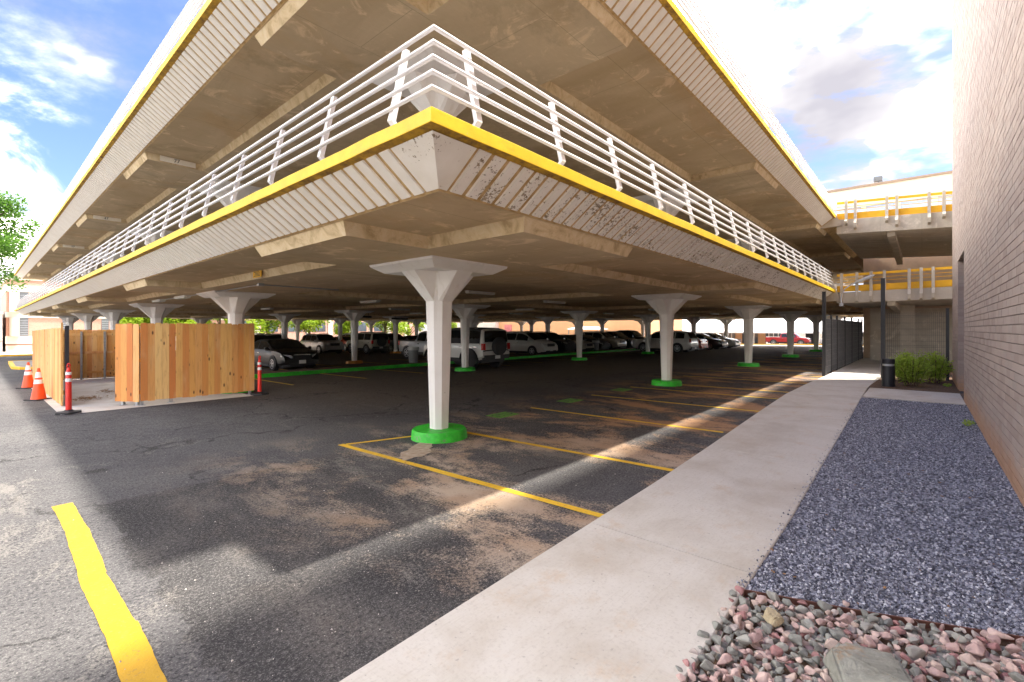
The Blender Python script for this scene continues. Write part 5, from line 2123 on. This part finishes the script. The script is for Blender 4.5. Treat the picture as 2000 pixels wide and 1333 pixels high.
        mx = c['ws'][1] - 0.20
        mb = MB()
        sy = sect(mx)[3][0]
        mb.loft([[(mx - .02, k * (sy - 0.02), c['belt'] + 0.02), (mx + .06, k * (sy - 0.02), c['belt'] + 0.02), (mx + .06, k * (sy - 0.02), c['belt'] + 0.07), (mx - .02, k * (sy - 0.02), c['belt'] + 0.07)],
                 [(mx - .05, k * (sy + 0.10), c['belt'] + 0.01), (mx + .05, k * (sy + 0.10), c['belt'] + 0.01), (mx + .04, k * (sy + 0.10), c['belt'] + 0.17), (mx - .05, k * (sy + 0.10), c['belt'] + 0.17)],
                 [(mx - .05, k * (sy + 0.22), c['belt'] + 0.02), (mx + .03, k * (sy + 0.20), c['belt'] + 0.02), (mx + .02, k * (sy + 0.20), c['belt'] + 0.15), (mx - .05, k * (sy + 0.22), c['belt'] + 0.15)]])
        mb.build('mirror', M[pm if not flares else 'trim_black'], t, fix=True)
        for (qa, qb) in c['win'][-2:]:
            hx = qa + 0.16
            MB().box(hx - 0.09, hx + 0.09, k * (W * 0.985) - 0.02, k * (W * 0.985) + 0.028, c['belt'] - 0.14, c['belt'] - 0.10).build('door_handle', M['chrome'], t)
        MB().box(c['ax'][0] + r + 0.12, c['ax'][1] - r - 0.12, k * W * 0.97 - 0.03, k * W * 0.97 + 0.03, z0 - 0.01, z0 + 0.09).build('sill', M['trim_black'], t)
    hw = half(L / 2) * 0.9
    MB().loft([[(L / 2 - 0.25, -hw * 1.06, z0 + 0.02), (L / 2 + 0.03, -hw * 0.8, z0 + 0.02), (L / 2 + 0.03, hw * 0.8, z0 + 0.02), (L / 2 - 0.25, hw * 1.06, z0 + 0.02)],
               [(L / 2 - 0.25, -hw * 1.06, z0 + 0.16), (L / 2 + 0.03, -hw * 0.8, z0 + 0.16), (L / 2 + 0.03, hw * 0.8, z0 + 0.16), (L / 2 - 0.25, hw * 1.06, z0 + 0.16)]]).build('front_bumper', M['trim_black'], t, fix=True)
    MB().box(L / 2 - 0.06, L / 2 + 0.02, -hw * 0.55, hw * 0.55, fz - 0.10, fz + 0.10).build('grille', M['trim_black'], t)
    MB().box(L / 2 - 0.05, L / 2 + 0.028, -hw * 0.56, hw * 0.56, fz + 0.102, fz + 0.125).build('grille_trim', M['chrome'], t)
    if plate_front:
        MB().box(L / 2 + 0.031, L / 2 + 0.042, -0.16, 0.16, z0 + 0.12, z0 + 0.28).build('licence_plate', M['plate'], t)
    hw = half(-L / 2) * 0.92
    MB().box(-L / 2 - 0.06, -L / 2 + 0.14, -hw, hw, z0 + 0.06, z0 + 0.24).build('rear_bumper', M['trim_black' if kind in ('offroad', 'suv') else pm], t)
    MB().box(-L / 2 - 0.072, -L / 2 - 0.061, -0.16, 0.16, z0 + 0.08, z0 + 0.22).build('licence_plate', M['plate'], t)
    if kind == 'pickup':
        MB().box(-2.62, -1.02, -W * 0.80, W * 0.80, 1.165, 1.205).build('bed_cover', M['trim_black'], t)
    if kind in ('suv', 'van'):
        for k in (1, -1):
            wy = sect(-0.6)[4][0] * 0.93
            MB().bar((-1.7, k * wy, ztop(-0.6) + 0.05), (0.1, k * wy, ztop(-0.6) + 0.05), 0.035, 0.03).build('roof_rail', M['trim_black'], t)
    if dark_top:
        mb = MB()
        rr_ = []
        for q in np.linspace(-L / 2 + 0.01, 0.45, 12):
            s = sect(q)
            a, b, cc = s[3], s[4], s[5]
            o_ = 0.004
            row = [(q, a[0] + o_, a[1] + 0.02), (q, b[0] + o_, b[1]), (q, cc[0], cc[1] + o_ * 2), (q, 0, s[6][1] + o_ * 2)]
            rr_.append(row + [(q, -u[1], u[2]) for u in reversed(row[:-1])])
        mb.loft(rr_, False, False)
        mb.build('hard_top', M['trim_black'], t, 35, True)
    if spare:
        ty2, ri2 = wheel_meshes(r * 0.98, 0.24, M['trim_black'])
        wh = bpy.data.objects.new('spare_wheel', None)
        COL.objects.link(wh)
        wh.parent = t
        wh.location = (-L / 2 - 0.16, 0.0, 1.02)
        wh.rotation_euler = (0, 0, math.pi / 2)
        link('tyre', ty2, wh)
        link('rim', ri2, wh)
    return t


NEG, POS = -math.pi / 2, math.pi / 2
make_car('sedan', 'car_black', 'black sedan facing the camera beside the right end of the cedar panel', 9.9, 23.9, NEG, plate_front=True)
make_car('suv', 'car_dark', 'dark crossover mostly hidden behind the black sedan', 11.7, 32.2, NEG)
make_car('van', 'car_white', 'white minivan roof showing above the dark crossover at left', 15.2, 38.0, NEG)
make_car('suv', 'car_silver', 'silver grey crossover with bright headlamp at the far left stalls', 19.6, 38.9, NEG)
make_car('offroad', 'car_beige', 'pale beige boxy off-roader with rear spare wheel behind an orange base', 22.0, 35.6, POS, spare=True)
make_car('van', 'car_white', 'white van beyond the silver crossover in the sunlight', 27.2, 47.2, POS)
make_car('sedan', 'car_orange', 'orange red car in the sun behind the silver crossover', 24.4, 43.4, NEG)
make_car('suv', 'car_dark', 'dark hatchback between the beige off-roader and an orange based column', 24.9, 36.4, NEG)
make_car('sedan', 'car_maroon', 'dark maroon car behind the trash can and grey pickup', 27.8, 36.6, NEG)
make_car('pickup', 'car_silver', 'silver grey pickup truck partly behind the nearest column', 19.4, 23.5, NEG)
make_car('offroad', 'car_white', 'white off-roader with black hard top, fender flares and rear spare wheel', 15.78, 16.85, POS, rim='trim_black', spare=True, dark_top=True, flares=True, scale=1.06)
make_car('van', 'car_white', 'white wagon parked nose out right of the black-topped off-roader', 26.95, 22.3, NEG, plate_front=True)
ROW = (('suv', 'car_dark', 'dark crossover first right of the white wagon'), ('sedan', 'car_beige', 'beige sedan second right of the white wagon'), ('sedan', 'car_black', 'black sedan behind the third green based column row'),
       ('suv', 'car_beige', 'light beige crossover nose out in the dark middle stalls'), ('suv', 'car_black', 'black crossover nose out in the dark middle stalls'), ('pickup', 'car_dark', 'dark pickup at the right end of the middle row'))
for k, (kd, pm_, lab) in enumerate(ROW):
    make_car(kd, pm_, lab, 29.75 + 2.72 * k, 22.4 + 0.1 * (k % 3), NEG)
make_car('suv', 'car_white', 'white crossover seen from its rear behind the second right column', 35.6, 15.2, POS)
make_car('sedan', 'car_orange', 'reddish sedan rear just right of the white crossover', 38.6, 15.6, POS)
make_car('sedan', 'car_dark', 'dark sedan between the reddish sedan and the white sedan', 42.6, 15.2, NEG)
make_car('sedan', 'car_white', 'white sedan nose out at the right end of the shaded stalls', 45.6, 15.0, NEG)
make_car('pickup', 'car_red', 'bright red pickup parked in the sun beyond the garage', 78.0, 14.7, NEG)
make_car('sedan', 'car_silver', 'silver car glimpsed between the mesh fence and the ramp pier', 58.9, 4.4, POS)
make_car('suv', 'car_silver', 'silver blue car in the sun behind the street tree', 88.0, 9.8, POS)
make_car('suv', 'car_silver', 'crossover parked in the sun beyond the middle row', 60.0, 47.0, POS)
